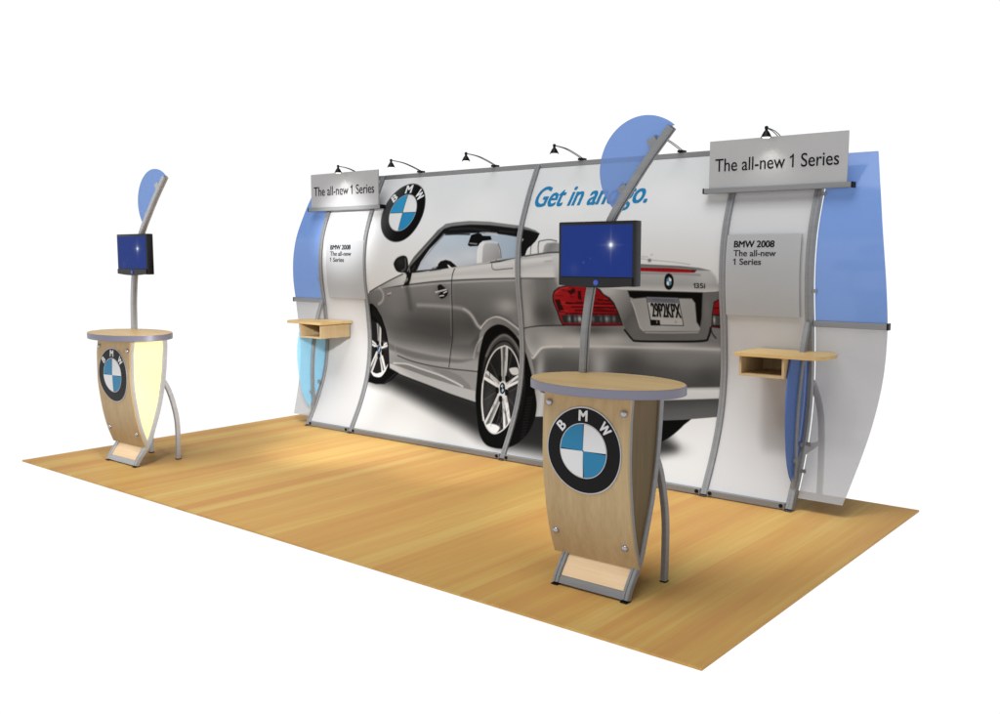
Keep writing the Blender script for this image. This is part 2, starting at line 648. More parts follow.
# ------------------------------------------------------------------ the printed mural (a picture of a car on the fabric)
OPS = [['P',[-1935,526,-1569,629,-427,426,429,508,1259,478,1441,342,1508,273,1336,183,564,85,-48,99,-281,133,-516,203,-803,272,-1145,358,-1470,435,-1721,459],[46,46,46],82.0,0,'','',1],
['P',[-1569,629,-893,556,41,430,443,447,515,211,-68,143,-463,299,-982,426],[40,40,40],113.1,0,'','',0.8],
['B',[1426,270],[135,46],[52,52,52],0.85,'',0],
['P',[1006,526,1337,515,1593,506,1549,438,1484,367,1415,314,1325,275,1226,267,1118,311,1041,404],[10,10,10],6.1,1,'','',1],
['P',[-1834,1277,-1756,1322,-1610,1386,-1391,1463,-1312,1492,-1197,1502,-974,1522,-711,1555,-283,1609,64,1651,431,1678,807,1648,1160,1597,1328,1591,1490,1585,1648,1572,1733,1555,1772,1517,1791,1469,1877,1422,1892,538,1787,520,1534,474,1184,426,742,401,459,386,216,361,31,470,-389,413,-723,449,-977,496,-1373,566,-1566,611,-1870,626],[112,112,112],4.5,0,'','body',1],
['P',[-1830,1296,-1613,1367,-1231,1398,-858,1436,-396,1461,54,1474,36,1048,-440,662,-433,493,-744,533,-1081,576,-1559,648,-1797,955],[[-981,1416],[-1033,669],[[0,[124,124,124]],[0.18,[112,112,112]],[0.36,[92,92,92]],[0.5,[74,74,74]],[0.62,[78,78,78]],[0.74,[104,104,104]],[0.85,[146,146,146]],[0.93,[150,150,150]],[1,[140,140,140]]]],6.3,0,'body','',1],
['P',[-704,1456,54,1477,26,1048,-212,1137,-420,1025,-565,887,-764,874],[[-309,1446],[-361,899],[[0,[122,122,122]],[0.2,[100,100,100]],[0.45,[92,92,92]],[0.75,[80,80,80]],[1,[110,110,110]]]],24.4,0,'body','',0.75],
['B',[-1463,1158],[184,205],[150,150,150],0.35,'body',0],
['B',[-1632,963],[108,237],[140,140,140],0.3,'body',0],
['B',[-913,1000],[316,126],[66,66,66],0.7,'body',0],
['B',[-553,1062],[115,104],[68,68,68],0.6,'body',0],
['B',[-126,1241],[139,75],[158,158,158],0.85,'body',0],
['B',[-32,1112],[73,83],[140,140,140],0.5,'body',0],
['P',[-1626,1367,-1392,1454,-1299,1492,-1197,1502,-974,1522,-711,1555,-283,1609,64,1651,431,1678,622,1670,807,1648,809,1481,54,1475,-396,1461,-858,1438,-1231,1401],[[-1355,1437],[810,1587],[[0,[170,170,170]],[0.3,[180,180,180]],[0.6,[186,186,186]],[1,[200,200,200]]]],4.8,0,'body','',1],
['L',[-1187,1471,-854,1506,-392,1562,35,1606,434,1639],28.8,[204,204,204],24.0,1,'body',0.6],
['L',[-1190,1426,-738,1464,-177,1490,435,1506],29.0,[205,205,205],19.3,1,'body',0.55],
['L',[36,1558,239,1583,435,1608],35.7,[165,165,165],26.7,1,'body',0.6],
['L',[288,1611,357,1617,434,1624],8.8,[130,130,130],8.8,1,'body',0.6],
['L',[-1601,1358,-1231,1397,-859,1434,-396,1459,54,1473,809,1485],10.8,[66,66,66],7.8,1,'body',1],
['L',[-1337,1373,-860,1415,-397,1442,33,1460],10.9,[176,176,176],11.9,1,'body',0.8],
['P',[-1756,1322,-1610,1386,-1391,1463,-1299,1492,-1262,1483,-1294,1401,-1561,1359],[[-1740,1336],[-1288,1465],[[0,[130,130,130]],[0.5,[160,160,160]],[1,[190,190,190]]]],6.6,0,'body','',1],
['L',[-1771,1317,-1682,1356,-1596,1388,-1485,1430,-1378,1468,-1312,1490],11.1,[72,72,72],6.6,1,'',1],
['L',[-1635,1358,-1600,1326,-1591,1284,-1617,1237,-1669,1207],18.0,[178,178,178],15.7,1,'body',0.8],
['L',[-1532,1300,-1489,1315],13.3,[190,190,190],8.9,1,'body',0.8],
['L',[-1534,1289,-1506,1296],8.9,[60,60,60],6.7,1,'body',0.8],
['L',[-1270,1393,-1260,1293,-1253,1184],48.5,[72,72,72],37.8,1,'body',0.75],
['L',[-1160,1215,-986,1216,-747,1211,-631,1202,-565,1178,-512,1133,-472,1074,-430,1042],24.3,[168,168,168],26.3,1,'body',0.75],
['L',[-609,1199,-544,1166,-492,1108,-462,1062,-430,1042],13.9,[182,182,182],13.9,1,'body',0.8],
['P',[-1585,848,-1465,818,-1269,789,-1041,767,-797,755,-655,756,-517,768,-653,728,-794,718,-1037,714,-1265,729,-1463,767,-1584,796],[104,104,104],15.9,1,'body','',0.9],
['L',[-1448,735,-1263,697,-1008,671,-765,663,-612,663,-462,663],9.3,[58,58,58],6.2,1,'body',1],
['P',[-1468,669,-1390,675,-1091,638,-804,598,-576,514,-525,493,-705,519,-1015,554,-1277,605,-1466,655],[118,118,118],12.5,0,'body','',1],
['P',[-1057,663,-811,650,-652,610,-536,543,-504,503,-574,505,-716,571,-903,617],[120,120,120],12.1,0,'body','',0.9],
['L',[-1494,662,-1324,666,-1154,639,-901,599,-713,553,-612,523],13.6,[202,202,202],8.4,1,'body',1],
['P',[-1573,657,-1384,629,-1081,576,-622,514,-434,497,-408,403,-722,445,-976,492,-1372,561,-1566,606],[[-1413,650],[-1452,564],[[0,[170,170,170]],[0.5,[190,190,190]],[1,[160,160,160]]]],5.2,0,'','',1],
['L',[-1565,602,-1372,559,-975,489,-721,443,-407,399],10.3,[40,40,40],8.2,1,'',1],
['L',[-1491,821,-1467,729],11.1,[140,140,140],8.9,1,'body',0.7],
['L',[-676,1547,-701,1499,-717,1430,-735,1273,-750,1096,-764,936,-787,811,-799,678],9.2,[48,48,48],5.1,1,'body',1],
['L',[-730,1421,-762,1184,-780,962],8.2,[130,130,130],8.2,1,'body',0.5],
['L',[-1295,1392,-1310,1383],10.8,[50,50,50],5.4,1,'',1],
['B',[-840,1340],[71,57],[70,70,70],0.9,'body',0],
['P',[-887,1392,-849,1406,-816,1385,-778,1359,-777,1324,-818,1292,-867,1282,-886,1313,-886,1357],[24,24,24],5.1,1,'','',1],
['L',[-919,1336,-857,1349,-789,1363],14.4,[182,182,182],5.1,1,'',1],
['L',[-875,1304,-827,1310],11.3,[196,196,196],5.1,1,'',1],
['L',[-823,1332,-786,1346],10.2,[210,210,210],4.1,1,'',1],
['L',[-921,1324,-871,1331],8.3,[120,120,120],5.2,1,'',1],
['P',[54,1469,395,1474,431,1404,356,1330,383,1219,434,1109,203,1081,37,1057],[[39,1297],[383,1307],[[0,[148,148,148]],[0.25,[138,138,138]],[0.5,[108,108,108]],[0.8,[100,100,100]],[1,[112,112,112]]]],9.0,0,'body','',1],
['B',[262,1190],[130,105],[66,66,66],0.8,'body',0],
['B',[142,1397],[81,64],[120,120,120],0.4,'body',0],
['B',[77,1174],[51,132],[160,160,160],0.6,'body',0],
['P',[16,1055,204,1085,434,1105,1010,1129,1085,1018,1680,1046,1729,1149,1867,1156,1864,1000,395,929,245,920,133,822,70,900],[[598,1109],[589,933],[[0,[112,112,112]],[0.4,[138,138,138]],[0.8,[166,166,166]],[1,[176,176,176]]]],6.7,0,'body','',1],
['B',[145,971],[102,99],[122,122,122],0.7,'body',0],
['B',[727,1084],[204,39],[74,74,74],0.85,'body',0],
['B',[925,1016],[125,54],[178,178,178],0.6,'body',0],
['B',[1390,999],[330,26],[186,186,186],0.6,'body',0],
['B',[562,987],[134,47],[180,180,180],0.6,'body',0],
['L',[32,1060,121,1079,255,1094,453,1107],9.1,[52,52,52],6.4,1,'body',1],
['L',[31,1048,120,1067,254,1081],9.2,[150,150,150],9.2,1,'body',0.6],
['P',[70,884,133,822,245,916,395,929,1135,972,1864,1003,1871,731,1765,722,1148,652,416,585,283,494,193,485],[[1221,973],[1232,667],[[0,[150,150,150]],[0.12,[120,120,120]],[0.5,[82,82,82]],[1,[66,66,66]]]],6.7,0,'body','',1],
['B',[778,812],[92,155],[170,170,170],0.75,'body',0],
['B',[398,760],[157,120],[78,78,78],0.8,'body',0],
['B',[1048,832],[158,136],[62,62,62],0.7,'body',0],
['B',[1552,907],[208,87],[118,118,118],0.6,'body',0],
['B',[1699,773],[109,85],[62,62,62],0.7,'body',0],
['B',[201,712],[50,178],[160,160,160],0.85,'body',0],
['L',[34,923,70,876,112,825,138,830,173,874,214,910,296,925,415,934],15.6,[196,196,196],11.0,1,'body',1],
['L',[395,932,777,958,1135,973,1471,987,1788,1000],16.2,[186,186,186],13.0,1,'body',0.8],
['P',[1147,663,1764,729,1871,738,1877,662,1647,632,1158,570],[[1560,711],[1568,625],[[0,[140,140,140]],[0.3,[196,196,196]],[1,[186,186,186]]]],7.6,0,'body','',1],
['P',[237,473,1158,570,1648,630,1877,658,1894,524,1534,473,1184,426,270,351],[[1568,625],[1590,477],[[0,[62,62,62]],[0.5,[80,80,80]],[1,[88,88,88]]]],5.5,0,'body','',1],
['P',[133,666,231,553,426,523,345,371,227,358,169,499],[[163,482],[312,497],[[0,[140,140,140]],[0.6,[178,178,178]],[1,[150,150,150]]]],5.3,0,'','',1],
['P',[-15,1062,41,965,101,844,157,684,178,564,103,655,50,824,-2,938,-71,1026],[128,128,128],6.5,0,'','',1],
['P',[-445,998,-383,1070,-312,1120,-234,1140,-148,1123,-67,1076,2,1005,-52,993,-164,1063,-239,1077,-330,1038,-402,965,-451,833,-485,831],[[-420,1025],[-47,1061],[[0,[128,128,128]],[0.4,[112,112,112]],[1,[104,104,104]]]],6.8,0,'body','',1],
['L',[-430,1042,-381,1087,-322,1127,-244,1146,-159,1128,-87,1092,-16,1050],14.4,[186,186,186],9.6,1,'body',1],
['L',[-345,1126,-243,1160,-147,1143,-75,1106,-5,1063],7.6,[84,84,84],7.6,1,'body',0.8],
['L',[-413,965,-467,919,-502,847,-519,776],11.9,[172,172,172],9.9,1,'body',0.8],
['P',[-239,1081,-163,1072,-91,1033,-12,954,49,858,107,721,168,563,212,447,221,346,197,235,122,142,18,91,-93,78,-210,99,-319,193,-422,385,-455,491,-464,677,-451,824,-402,974,-329,1047],[12,12,12],6.6,1,'','',1],
['P',[-179,1003,-106,978,-34,911,19,797,59,635,77,474,71,330,34,201,-35,116,-123,97,-234,139,-340,271,-399,429,-420,638,-383,812,-281,947],[[-212,126],[-63,976],[[0,[14,14,14]],[0.5,[26,26,26]],[0.8,[60,60,60]],[1,[66,66,66]]]],9.4,1,'','',1],
['L',[-377,804,-327,897,-258,961,-180,995,-106,974,-45,910,-9,845],17.3,[128,128,128],15.3,1,'',0.8],
['L',[-390,623,-369,753,-317,850,-249,919,-172,944,-108,923,-46,843,-9,745],12.5,[24,24,24],7.7,1,'',1],
['L',[107,493,158,506],7.2,[46,46,46],5.4,1,'',0.7],
['L',[107,469,157,482],7.2,[46,46,46],5.4,1,'',0.7],
['L',[108,445,156,458],7.2,[46,46,46],5.4,1,'',0.7],
['L',[109,421,156,434],7.2,[46,46,46],5.4,1,'',0.7],
['L',[111,398,157,410],7.1,[46,46,46],5.4,1,'',0.7],
['L',[112,374,157,386],7.1,[46,46,46],5.3,1,'',0.7],
['L',[115,351,158,363],7.1,[46,46,46],5.3,1,'',0.7],
['L',[117,327,159,340],7.1,[46,46,46],5.3,1,'',0.7],
['L',[119,304,161,316],7.1,[46,46,46],5.3,1,'',0.7],
['L',[122,281,162,293],7.0,[46,46,46],5.3,1,'',0.7],
['L',[125,258,164,270],7.0,[46,46,46],5.3,1,'',0.7],
['L',[128,235,166,247],7.0,[46,46,46],5.3,1,'',0.7],
['L',[132,212,168,224],7.0,[46,46,46],5.2,1,'',0.7],
['L',[137,190,171,201],6.9,[46,46,46],5.2,1,'',0.7],
['L',[143,167,174,179],6.9,[46,46,46],5.2,1,'',0.7],
['L',[149,145,177,156],6.9,[46,46,46],5.2,1,'',0.7],
['P',[-174,906,-110,881,-44,801,1,680,17,533,6,371,-42,247,-120,187,-205,197,-297,275,-367,415,-393,572,-357,745,-273,862],[40,40,40],5.7,1,'','rim',1],
['B',[-290,733],[87,118],[30,30,30],0.8,'rim',0],
['B',[-73,741],[53,83],[26,26,26],0.9,'rim',0],
['B',[-291,423],[75,143],[62,62,62],0.8,'rim',0],
['B',[-52,462],[62,110],[54,54,54],0.8,'rim',0],
['B',[-179,344],[52,93],[16,16,16],0.9,'rim',0],
['P',[-149,551,-139,911,-219,909,-187,548],[[-129,552],[-208,547],[[0,[186,186,186]],[0.3,[174,174,174]],[0.45,[118,118,118]],[0.55,[118,118,118]],[0.72,[161,161,161]],[1,[194,194,194]]]],4.8,0,'rim','',1],
['P',[-180,700,-162,911,-196,910,-183,699],[66,66,66],5.7,0,'rim','',0.85],
['L',[-151,551,-142,911],4.8,[244,244,244],4.8,1,'rim',0.8],
['L',[-186,549,-216,909],4.8,[238,238,238],4.8,1,'rim',0.6],
['P',[-153,535,22,623,-23,671,-183,564],[[-144,526],[-192,573],[[0,[220,220,220]],[0.3,[208,208,208]],[0.45,[150,150,150]],[0.55,[150,150,150]],[0.72,[195,195,195]],[1,[228,228,228]]]],4.7,0,'rim','',1],
['P',[-97,590,9,637,-10,657,-99,592],[98,98,98],5.6,0,'rim','',0.85],
['L',[-155,537,20,625],4.7,[244,244,244],4.7,1,'rim',0.8],
['L',[-181,563,-21,669],4.7,[238,238,238],4.7,1,'rim',0.6],
['P',[-191,546,-68,233,10,248,-145,554],[[-210,542],[-126,557],[[0,[210,210,210]],[0.3,[198,198,198]],[0.45,[135,135,135]],[0.55,[135,135,135]],[0.72,[185,185,185]],[1,[218,218,218]]]],4.6,0,'rim','',1],
['P',[-118,416,-46,237,-13,244,-115,417],[83,83,83],5.4,0,'rim','',0.85],
['L',[-189,546,-65,233],4.6,[244,244,244],4.6,1,'rim',0.8],
['L',[-147,553,7,248],4.6,[238,238,238],4.6,1,'rim',0.6],
['P',[-191,555,-294,231,-216,216,-145,544],[[-206,558],[-131,541],[[0,[200,200,200]],[0.3,[188,188,188]],[0.45,[126,126,126]],[0.55,[126,126,126]],[0.72,[175,175,175]],[1,[208,208,208]]]],4.6,0,'rim','',1],
['P',[-214,411,-271,227,-238,221,-211,410],[74,74,74],5.5,0,'rim','',0.85],
['L',[-189,554,-291,230],4.7,[244,244,244],4.7,1,'rim',0.8],
['L',[-148,545,-219,217],4.6,[238,238,238],4.6,1,'rim',0.6],
['P',[-155,567,-360,682,-414,615,-181,533],[[-144,582],[-192,517],[[0,[222,222,222]],[0.3,[210,210,210]],[0.45,[160,160,160]],[0.55,[160,160,160]],[0.72,[197,197,197]],[1,[230,230,230]]]],4.8,0,'rim','',1],
['P',[-259,592,-376,663,-399,635,-261,590],[108,108,108],5.8,0,'rim','',0.85],
['L',[-157,565,-362,680],4.8,[244,244,244],4.8,1,'rim',0.8],
['L',[-179,534,-412,618],4.8,[238,238,238],4.8,1,'rim',0.6],
['L',[-347,771,-285,695,-234,619],6.7,[92,92,92],8.7,1,'rim',0.6],
['L',[-99,856,-116,763,-142,668],6.6,[92,92,92],8.5,1,'rim',0.6],
['L',[-2,581,-44,552,-98,523],6.5,[92,92,92],8.3,1,'rim',0.6],
['L',[-4,402,-52,446,-112,489],6.4,[92,92,92],8.3,1,'rim',0.6],
['L',[-149,259,-151,347,-163,435],6.4,[92,92,92],8.3,1,'rim',0.6],
['L',[-350,433,-287,473,-237,510],6.6,[92,92,92],8.5,1,'rim',0.6],
['P',[-258,231,-223,255,-146,252,-106,232,-132,190,-199,194],[240,240,240],6.4,1,'rim','',1],
['P',[-119,712,-83,727,-29,727,-15,679,-66,666,-100,680],[196,196,196],6.6,1,'rim','',1],
['P',[-228,519,-211,579,-178,607,-131,586,-110,530,-129,471,-182,466],[205,205,205],6.6,1,'','',1],
['P',[-226,647,-195,648,-188,607,-218,603],[22,22,22],4.8,1,'','',1],
['P',[-156,649,-125,650,-118,609,-148,605],[22,22,22],4.7,1,'','',1],
['P',[-244,545,-212,547,-203,506,-232,502],[22,22,22],4.7,1,'','',1],
['P',[-141,538,-110,539,-101,499,-130,495],[22,22,22],4.7,1,'','',1],
['P',[-192,480,-161,481,-150,441,-179,437],[22,22,22],4.7,1,'','',1],
['L',[-174,904,-110,881,-44,801,-1,680,15,533,4,375,-43,251,-121,190,-204,200,-294,276,-364,416,-390,572,-354,745,-273,859,-174,904],12.3,[204,204,204],5.7,1,'',1],
['L',[-208,402,-198,384],7.2,[110,110,110],7.4,1,'rim',0.4748364017710065],
['L',[-108,637,-118,605],5.3,[24,24,24],7.5,1,'rim',0.42735575674275417],
['L',[-144,675,-148,637],10.1,[24,24,24],7.6,1,'rim',0.475662426792116],
['L',[-98,497,-91,476],6.4,[24,24,24],7.4,1,'rim',0.3353376714235105],
['L',[-206,270,-203,235],7.8,[110,110,110],7.3,1,'rim',0.32922917279842],
['L',[-200,774,-194,741],7.4,[110,110,110],7.6,1,'rim',0.4396805597519022],
['L',[-90,640,-96,617],8.9,[60,60,60],7.5,1,'rim',0.4723271130776013],
['L',[-342,574,-330,549],10.4,[60,60,60],7.7,1,'rim',0.45357984919426475],
['L',[-118,382,-96,355],9.8,[60,60,60],7.3,1,'rim',0.5293712598638439],
['L',[-325,664,-326,624],7.9,[24,24,24],7.7,1,'rim',0.5390675927464783],
['L',[-114,487,-111,449],4.1,[110,110,110],7.4,1,'rim',0.4941386563583006],
['L',[-31,567,-33,538],8.0,[60,60,60],7.4,1,'rim',0.5821945699938281],
['L',[-244,340,-236,317],5.6,[80,80,80],7.4,1,'rim',0.4193693035638698],
['L',[-79,662,-86,632],5.6,[80,80,80],7.5,1,'rim',0.5457839513507223],
['L',[-117,682,-117,654],9.6,[80,80,80],7.5,1,'rim',0.34527627173733266],
['L',[-132,394,-130,363],7.5,[110,110,110],7.3,1,'rim',0.3845792166980213],
['L',[-94,366,-82,341],4.4,[24,24,24],7.3,1,'rim',0.5850671849047975],
['L',[-253,766,-252,719],10.3,[24,24,24],7.7,1,'rim',0.4177136720673806],
['L',[-238,450,-229,432],4.2,[80,80,80],7.5,1,'rim',0.43218806049742514],
['L',[-73,395,-75,361],7.1,[110,110,110],7.3,1,'rim',0.4841211788926293],
['L',[-102,477,-97,441],9.9,[24,24,24],7.4,1,'rim',0.4092490318584847],
['L',[-54,348,-29,319],6.7,[60,60,60],7.2,1,'rim',0.3432352470655462],
['L',[-165,821,-164,781],7.3,[80,80,80],7.6,1,'rim',0.5852956718624106],
['L',[-262,560,-257,543],7.3,[60,60,60],7.6,1,'rim',0.5088590357723406],
['L',[-171,346,-168,305],7.1,[24,24,24],7.3,1,'rim',0.3988994985143287],
['L',[-125,265,-94,225],8.7,[140,140,140],7.2,1,'rim',0.5219619061127142],
['L',[-143,320,-141,303],3.8,[110,110,110],7.3,1,'rim',0.44167201874965656],
['L',[-115,318,-106,277],8.2,[110,110,110],7.3,1,'rim',0.5865001893963999],
['L',[-231,410,-233,387],5.1,[24,24,24],7.5,1,'rim',0.5955746991194226],
['L',[-232,614,-214,587],8.1,[60,60,60],7.6,1,'rim',0.5729331412655169],
['L',[-301,275,-367,415,-392,564],15.2,[236,236,236],7.6,1,'',0.8],
['P',[-180,594,-151,576,-142,527,-162,501,-191,519,-201,568],[20,20,20],3.8,1,'','',1],
['P',[-178,582,-158,567,-172,549],[70,140,180],3.8,0,'','',1],
['P',[-172,549,-185,523,-165,512],[70,140,180],3.8,0,'','',1],
['P',[-172,549,-152,534,-165,512],[215,215,215],3.8,0,'','',1],
['P',[-172,549,-192,564,-178,582],[215,215,215],3.8,0,'','',1],
['P',[-1847,1210,-1751,1204,-1703,1168,-1645,1085,-1604,974,-1578,853,-1556,686,-1540,613,-1415,576,-1481,516,-1572,463,-1691,453,-1834,468],[14,14,14],6.8,0,'','',1],
['P',[-1867,1066,-1760,1042,-1689,1008,-1629,925,-1585,815,-1567,704,-1585,600,-1644,526,-1739,523,-1856,551],[34,34,34],5.7,1,'','rim2',1],
['P',[-1682,790,-1660,1057,-1720,1053,-1715,788],[[-1669,791],[-1729,787],[[0,[190,190,190]],[0.3,[178,178,178]],[0.45,[110,110,110]],[0.55,[110,110,110]],[0.72,[165,165,165]],[1,[198,198,198]]]],5.7,0,'rim2','',1],
['P',[-1699,900,-1677,1056,-1703,1054,-1703,900],[58,58,58],6.8,0,'rim2','',0.85],
['L',[-1684,790,-1662,1057],5.7,[244,244,244],5.7,1,'rim2',0.8],
['L',[-1713,788,-1718,1053],5.7,[238,238,238],5.7,1,'rim2',0.6],
['P',[-1689,777,-1545,827,-1570,863,-1708,801],[[-1685,771],[-1712,807],[[0,[215,215,215]],[0.3,[203,203,203]],[0.45,[150,150,150]],[0.55,[150,150,150]],[0.72,[190,190,190]],[1,[223,223,223]]]],5.6,0,'rim2','',1],
['P',[-1639,811,-1553,837,-1563,852,-1641,814],[98,98,98],6.7,0,'rim2','',0.85],
['L',[-1690,778,-1546,828],5.6,[244,244,244],5.6,1,'rim2',0.8],
['L',[-1707,800,-1569,861],5.6,[238,238,238],5.6,1,'rim2',0.6],
['P',[-1717,785,-1633,546,-1572,559,-1680,793],[[-1731,783],[-1667,795],[[0,[214,214,214]],[0.3,[202,202,202]],[0.45,[130,130,130]],[0.55,[130,130,130]],[0.72,[189,189,189]],[1,[222,222,222]]]],5.6,0,'rim2','',1],
['P',[-1665,688,-1615,550,-1590,555,-1661,689],[78,78,78],6.7,0,'rim2','',0.85],
['L',[-1716,786,-1631,546],5.6,[244,244,244],5.6,1,'rim2',0.8],
['L',[-1682,792,-1575,558],5.6,[238,238,238],5.6,1,'rim2',0.6],
['P',[-1717,793,-1834,561,-1770,550,-1681,785],[[-1730,795],[-1668,783],[[0,[190,190,190]],[0.3,[178,178,178]],[0.45,[120,120,120]],[0.55,[120,120,120]],[0.72,[165,165,165]],[1,[198,198,198]]]],5.7,0,'rim2','',1],
['P',[-1749,691,-1815,558,-1788,553,-1745,690],[68,68,68],6.8,0,'rim2','',0.85],
['L',[-1715,792,-1831,561],5.7,[244,244,244],5.7,1,'rim2',0.8],
['L',[-1683,786,-1772,550],5.7,[238,238,238],5.7,1,'rim2',0.6],
['P',[-1688,800,-1810,867,-1851,828,-1710,778],[[-1680,808],[-1717,770],[[0,[205,205,205]],[0.3,[193,193,193]],[0.45,[150,150,150]],[0.55,[150,150,150]],[0.72,[180,180,180]],[1,[213,213,213]]]],5.7,0,'rim2','',1],
['P',[-1753,815,-1822,856,-1839,839,-1755,812],[98,98,98],6.9,0,'rim2','',0.85],
['L',[-1689,799,-1812,866],5.7,[244,244,244],5.7,1,'rim2',0.8],
['L',[-1709,779,-1849,830],5.7,[238,238,238],5.7,1,'rim2',0.6],
['B',[-1639,821],[54,28],[225,225,225],0.8,'rim2',0],
['P',[-1775,562,-1704,549,-1616,584,-1572,647,-1584,595,-1643,523,-1739,523],[232,232,232],6.7,1,'','',1],
['P',[-1737,851,-1707,853,-1707,819,-1734,817],[18,18,18],5.7,1,'','',1],
['P',[-1675,845,-1645,847,-1645,813,-1672,811],[18,18,18],5.7,1,'','',1],
['P',[-1757,793,-1726,795,-1725,761,-1752,759],[18,18,18],5.7,1,'','',1],
['P',[-1666,761,-1636,763,-1634,729,-1661,727],[18,18,18],5.6,1,'','',1],
['P',[-1716,734,-1686,736,-1683,702,-1711,700],[18,18,18],5.7,1,'','',1],
['P',[-1700,817,-1675,800,-1673,762,-1696,742,-1721,759,-1722,797],[48,78,104],5.7,1,'','',1],
['L',[-1704,760,-1687,799],10.2,[210,210,210],5.7,1,'',1],
['P',[-1762,1180,-1706,1144,-1653,1075,-1617,983,-1598,871,-1635,925,-1682,1008,-1729,1072,-1774,1089],[26,26,26],9.1,0,'','',1],
['L',[-1575,472,-1498,533,-1453,573],10.9,[60,60,60],10.9,1,'',0.7],
['P',[-1299,1501,-1239,1564,-1171,1645,-1078,1724,-971,1820,-914,1881,-873,1906,-834,1932,-732,1944,-562,1952,-335,1940,-157,1919,-15,1902,82,1884,169,1859,215,1834,201,1798,168,1751,111,1711,85,1655,-175,1605,-711,1551,-1172,1502],[108,108,108],5.8,0,'','top',1],
['P',[-844,1888,-757,1913,-553,1922,-327,1913,-149,1893,-9,1878,108,1860,215,1834,201,1798,168,1751,111,1711,90,1655,-175,1605,-711,1551,-1197,1502,-1299,1501,-1220,1555,-1096,1654,-963,1776],[22,22,22],7.7,0,'top','',1],
['L',[-1233,1555,-1158,1636,-1065,1716,-957,1811,-887,1872],12.5,[70,70,70],10.4,1,'',0.8],
['L',[-827,1910,-555,1930,-274,1916,-54,1891],13.6,[122,122,122],11.6,1,'',0.7],
['P',[-1134,1521,-1082,1601,-979,1715,-821,1843,-797,1844,-533,1847,-421,1847,-221,1836,-134,1827,-5,1809,38,1800,49,1647,-283,1605,-711,1551,-974,1518],[[-1095,1601],[50,1703],[[0,[190,199,211]],[0.35,[186,196,208]],[0.6,[176,190,204]],[1,[160,176,192]]]],5.9,0,'','glass',1],
['B',[-793,1602],[165,60],[208,208,208],0.6,'glass',0],
['B',[-506,1654],[157,67],[205,205,205],0.5,'glass',0],
['L',[-808,1839,-668,1841,-530,1837],10.0,[12,12,12],8.0,1,'',1],
['L',[-354,1846,-298,1842,-220,1831],9.5,[190,190,190],5.7,1,'',1],
['L',[-772,1883,-543,1887,-314,1862],11.8,[50,50,50],11.8,1,'',0.8],
['L',[-205,1861,-43,1846],9.3,[54,54,54],9.3,1,'',0.7],
['P',[-537,1747,-512,1832,-422,1851,-382,1823,-294,1820,-277,1789,-374,1780,-424,1738,-513,1735],[14,14,14],4.8,0,'','',1],
['L',[-517,1762,-437,1755],12.6,[118,118,118],5.8,1,'',1],
['L',[-421,1847,-377,1850,-234,1843],8.6,[150,150,150],5.8,1,'',1],
['P',[-426,1587,-426,1705,-405,1759,-374,1777,-298,1779,-215,1770,-180,1728,-154,1630,-283,1605],[[-432,1705],[-332,1704],[[0,[212,212,212]],[0.6,[206,206,206]],[1,[190,190,190]]]],5.7,0,'','',1],
['P',[-365,1596,-364,1729,-344,1758,-273,1762,-202,1755,-162,1634],[[-359,1746],[-196,1605],[[0,[168,168,168]],[0.6,[150,150,150]],[1,[132,132,132]]]],8.5,0,'','',1],
['L',[-202,1753,-175,1704,-159,1638],7.5,[80,80,80],5.6,1,'',1],
['P',[-974,1522,-936,1549,-876,1563,-870,1584,-840,1608,-781,1621,-722,1609,-676,1581,-644,1557,-758,1544],[22,22,22],6.1,0,'','',1],
['P',[-949,1535,-900,1562,-888,1549],[150,150,150],5.1,0,'','',1],
['P',[-763,1580,-746,1578,-699,1546,-735,1540],[214,214,214],5.0,0,'','',1],
['L',[-1134,1518,-1047,1525,-961,1531],9.4,[30,30,30],6.3,1,'',1],
['L',[-974,1521,-711,1551,-283,1605,65,1647],8.7,[120,120,120],6.8,1,'',0.7],
['L',[-829,1531,-618,1562,-283,1600],9.8,[206,206,206],7.9,1,'',0.8],
['P',[41,1800,59,1788,48,1768],[180,180,180],4.6,0,'','',1],
['P',[-834,1850,-808,1841,-1076,1592,-1127,1521,-1146,1520],[120,120,120],6.2,0,'','',0.7],
['P',[-1424,1572,-1414,1604,-1380,1636,-1310,1657,-1259,1645,-1241,1600,-1238,1546,-1266,1514,-1324,1504,-1388,1518],[30,30,30],6.4,1,'','',1],
['L',[-1277,1627,-1270,1582,-1280,1537,-1323,1519],12.8,[96,96,96],10.7,1,'',0.85],
['B',[-1334,1600],[51,36],[48,48,48],0.7,'',0],
['P',[-1285,1514,-1190,1511,-1213,1448,-1245,1390,-1309,1388,-1270,1447,-1262,1483],[20,20,20],6.4,0,'','',1],
['L',[-1247,1519,-1227,1546,-1222,1511],10.6,[120,120,120],7.4,1,'',1],
['P',[-1284,1442,-1250,1465,-1245,1438,-1280,1411],[150,150,150],6.4,0,'','',0.7],
['L',[-1183,1529,-1157,1565],10.6,[60,60,60],8.4,1,'',0.8],
['P',[94,1668,102,1699,120,1723,149,1739,167,1759,195,1773,244,1778,322,1784,392,1772,569,1732,714,1670,432,1671],[206,206,206],5.3,0,'','',1],
['P',[265,1679,275,1734,297,1756,384,1761,483,1740,584,1670,412,1678],[[267,1758],[432,1671],[[0,[160,160,160]],[0.4,[120,120,120]],[1,[150,150,150]]]],10.5,0,'','',1],
['L',[218,1766,215,1726,221,1679],8.9,[74,74,74],5.4,1,'',1],
['L',[145,1735,142,1703,143,1671],8.1,[100,100,100],5.4,1,'',1],
['L',[216,1768,244,1776,323,1783,393,1771],8.0,[84,84,84],5.3,1,'',1],
['L',[85,1653,235,1671,353,1682,488,1684],11.5,[64,64,64],7.1,1,'',1],
['L',[55,1634,237,1651,432,1667],8.0,[140,140,140],8.9,1,'',0.7],
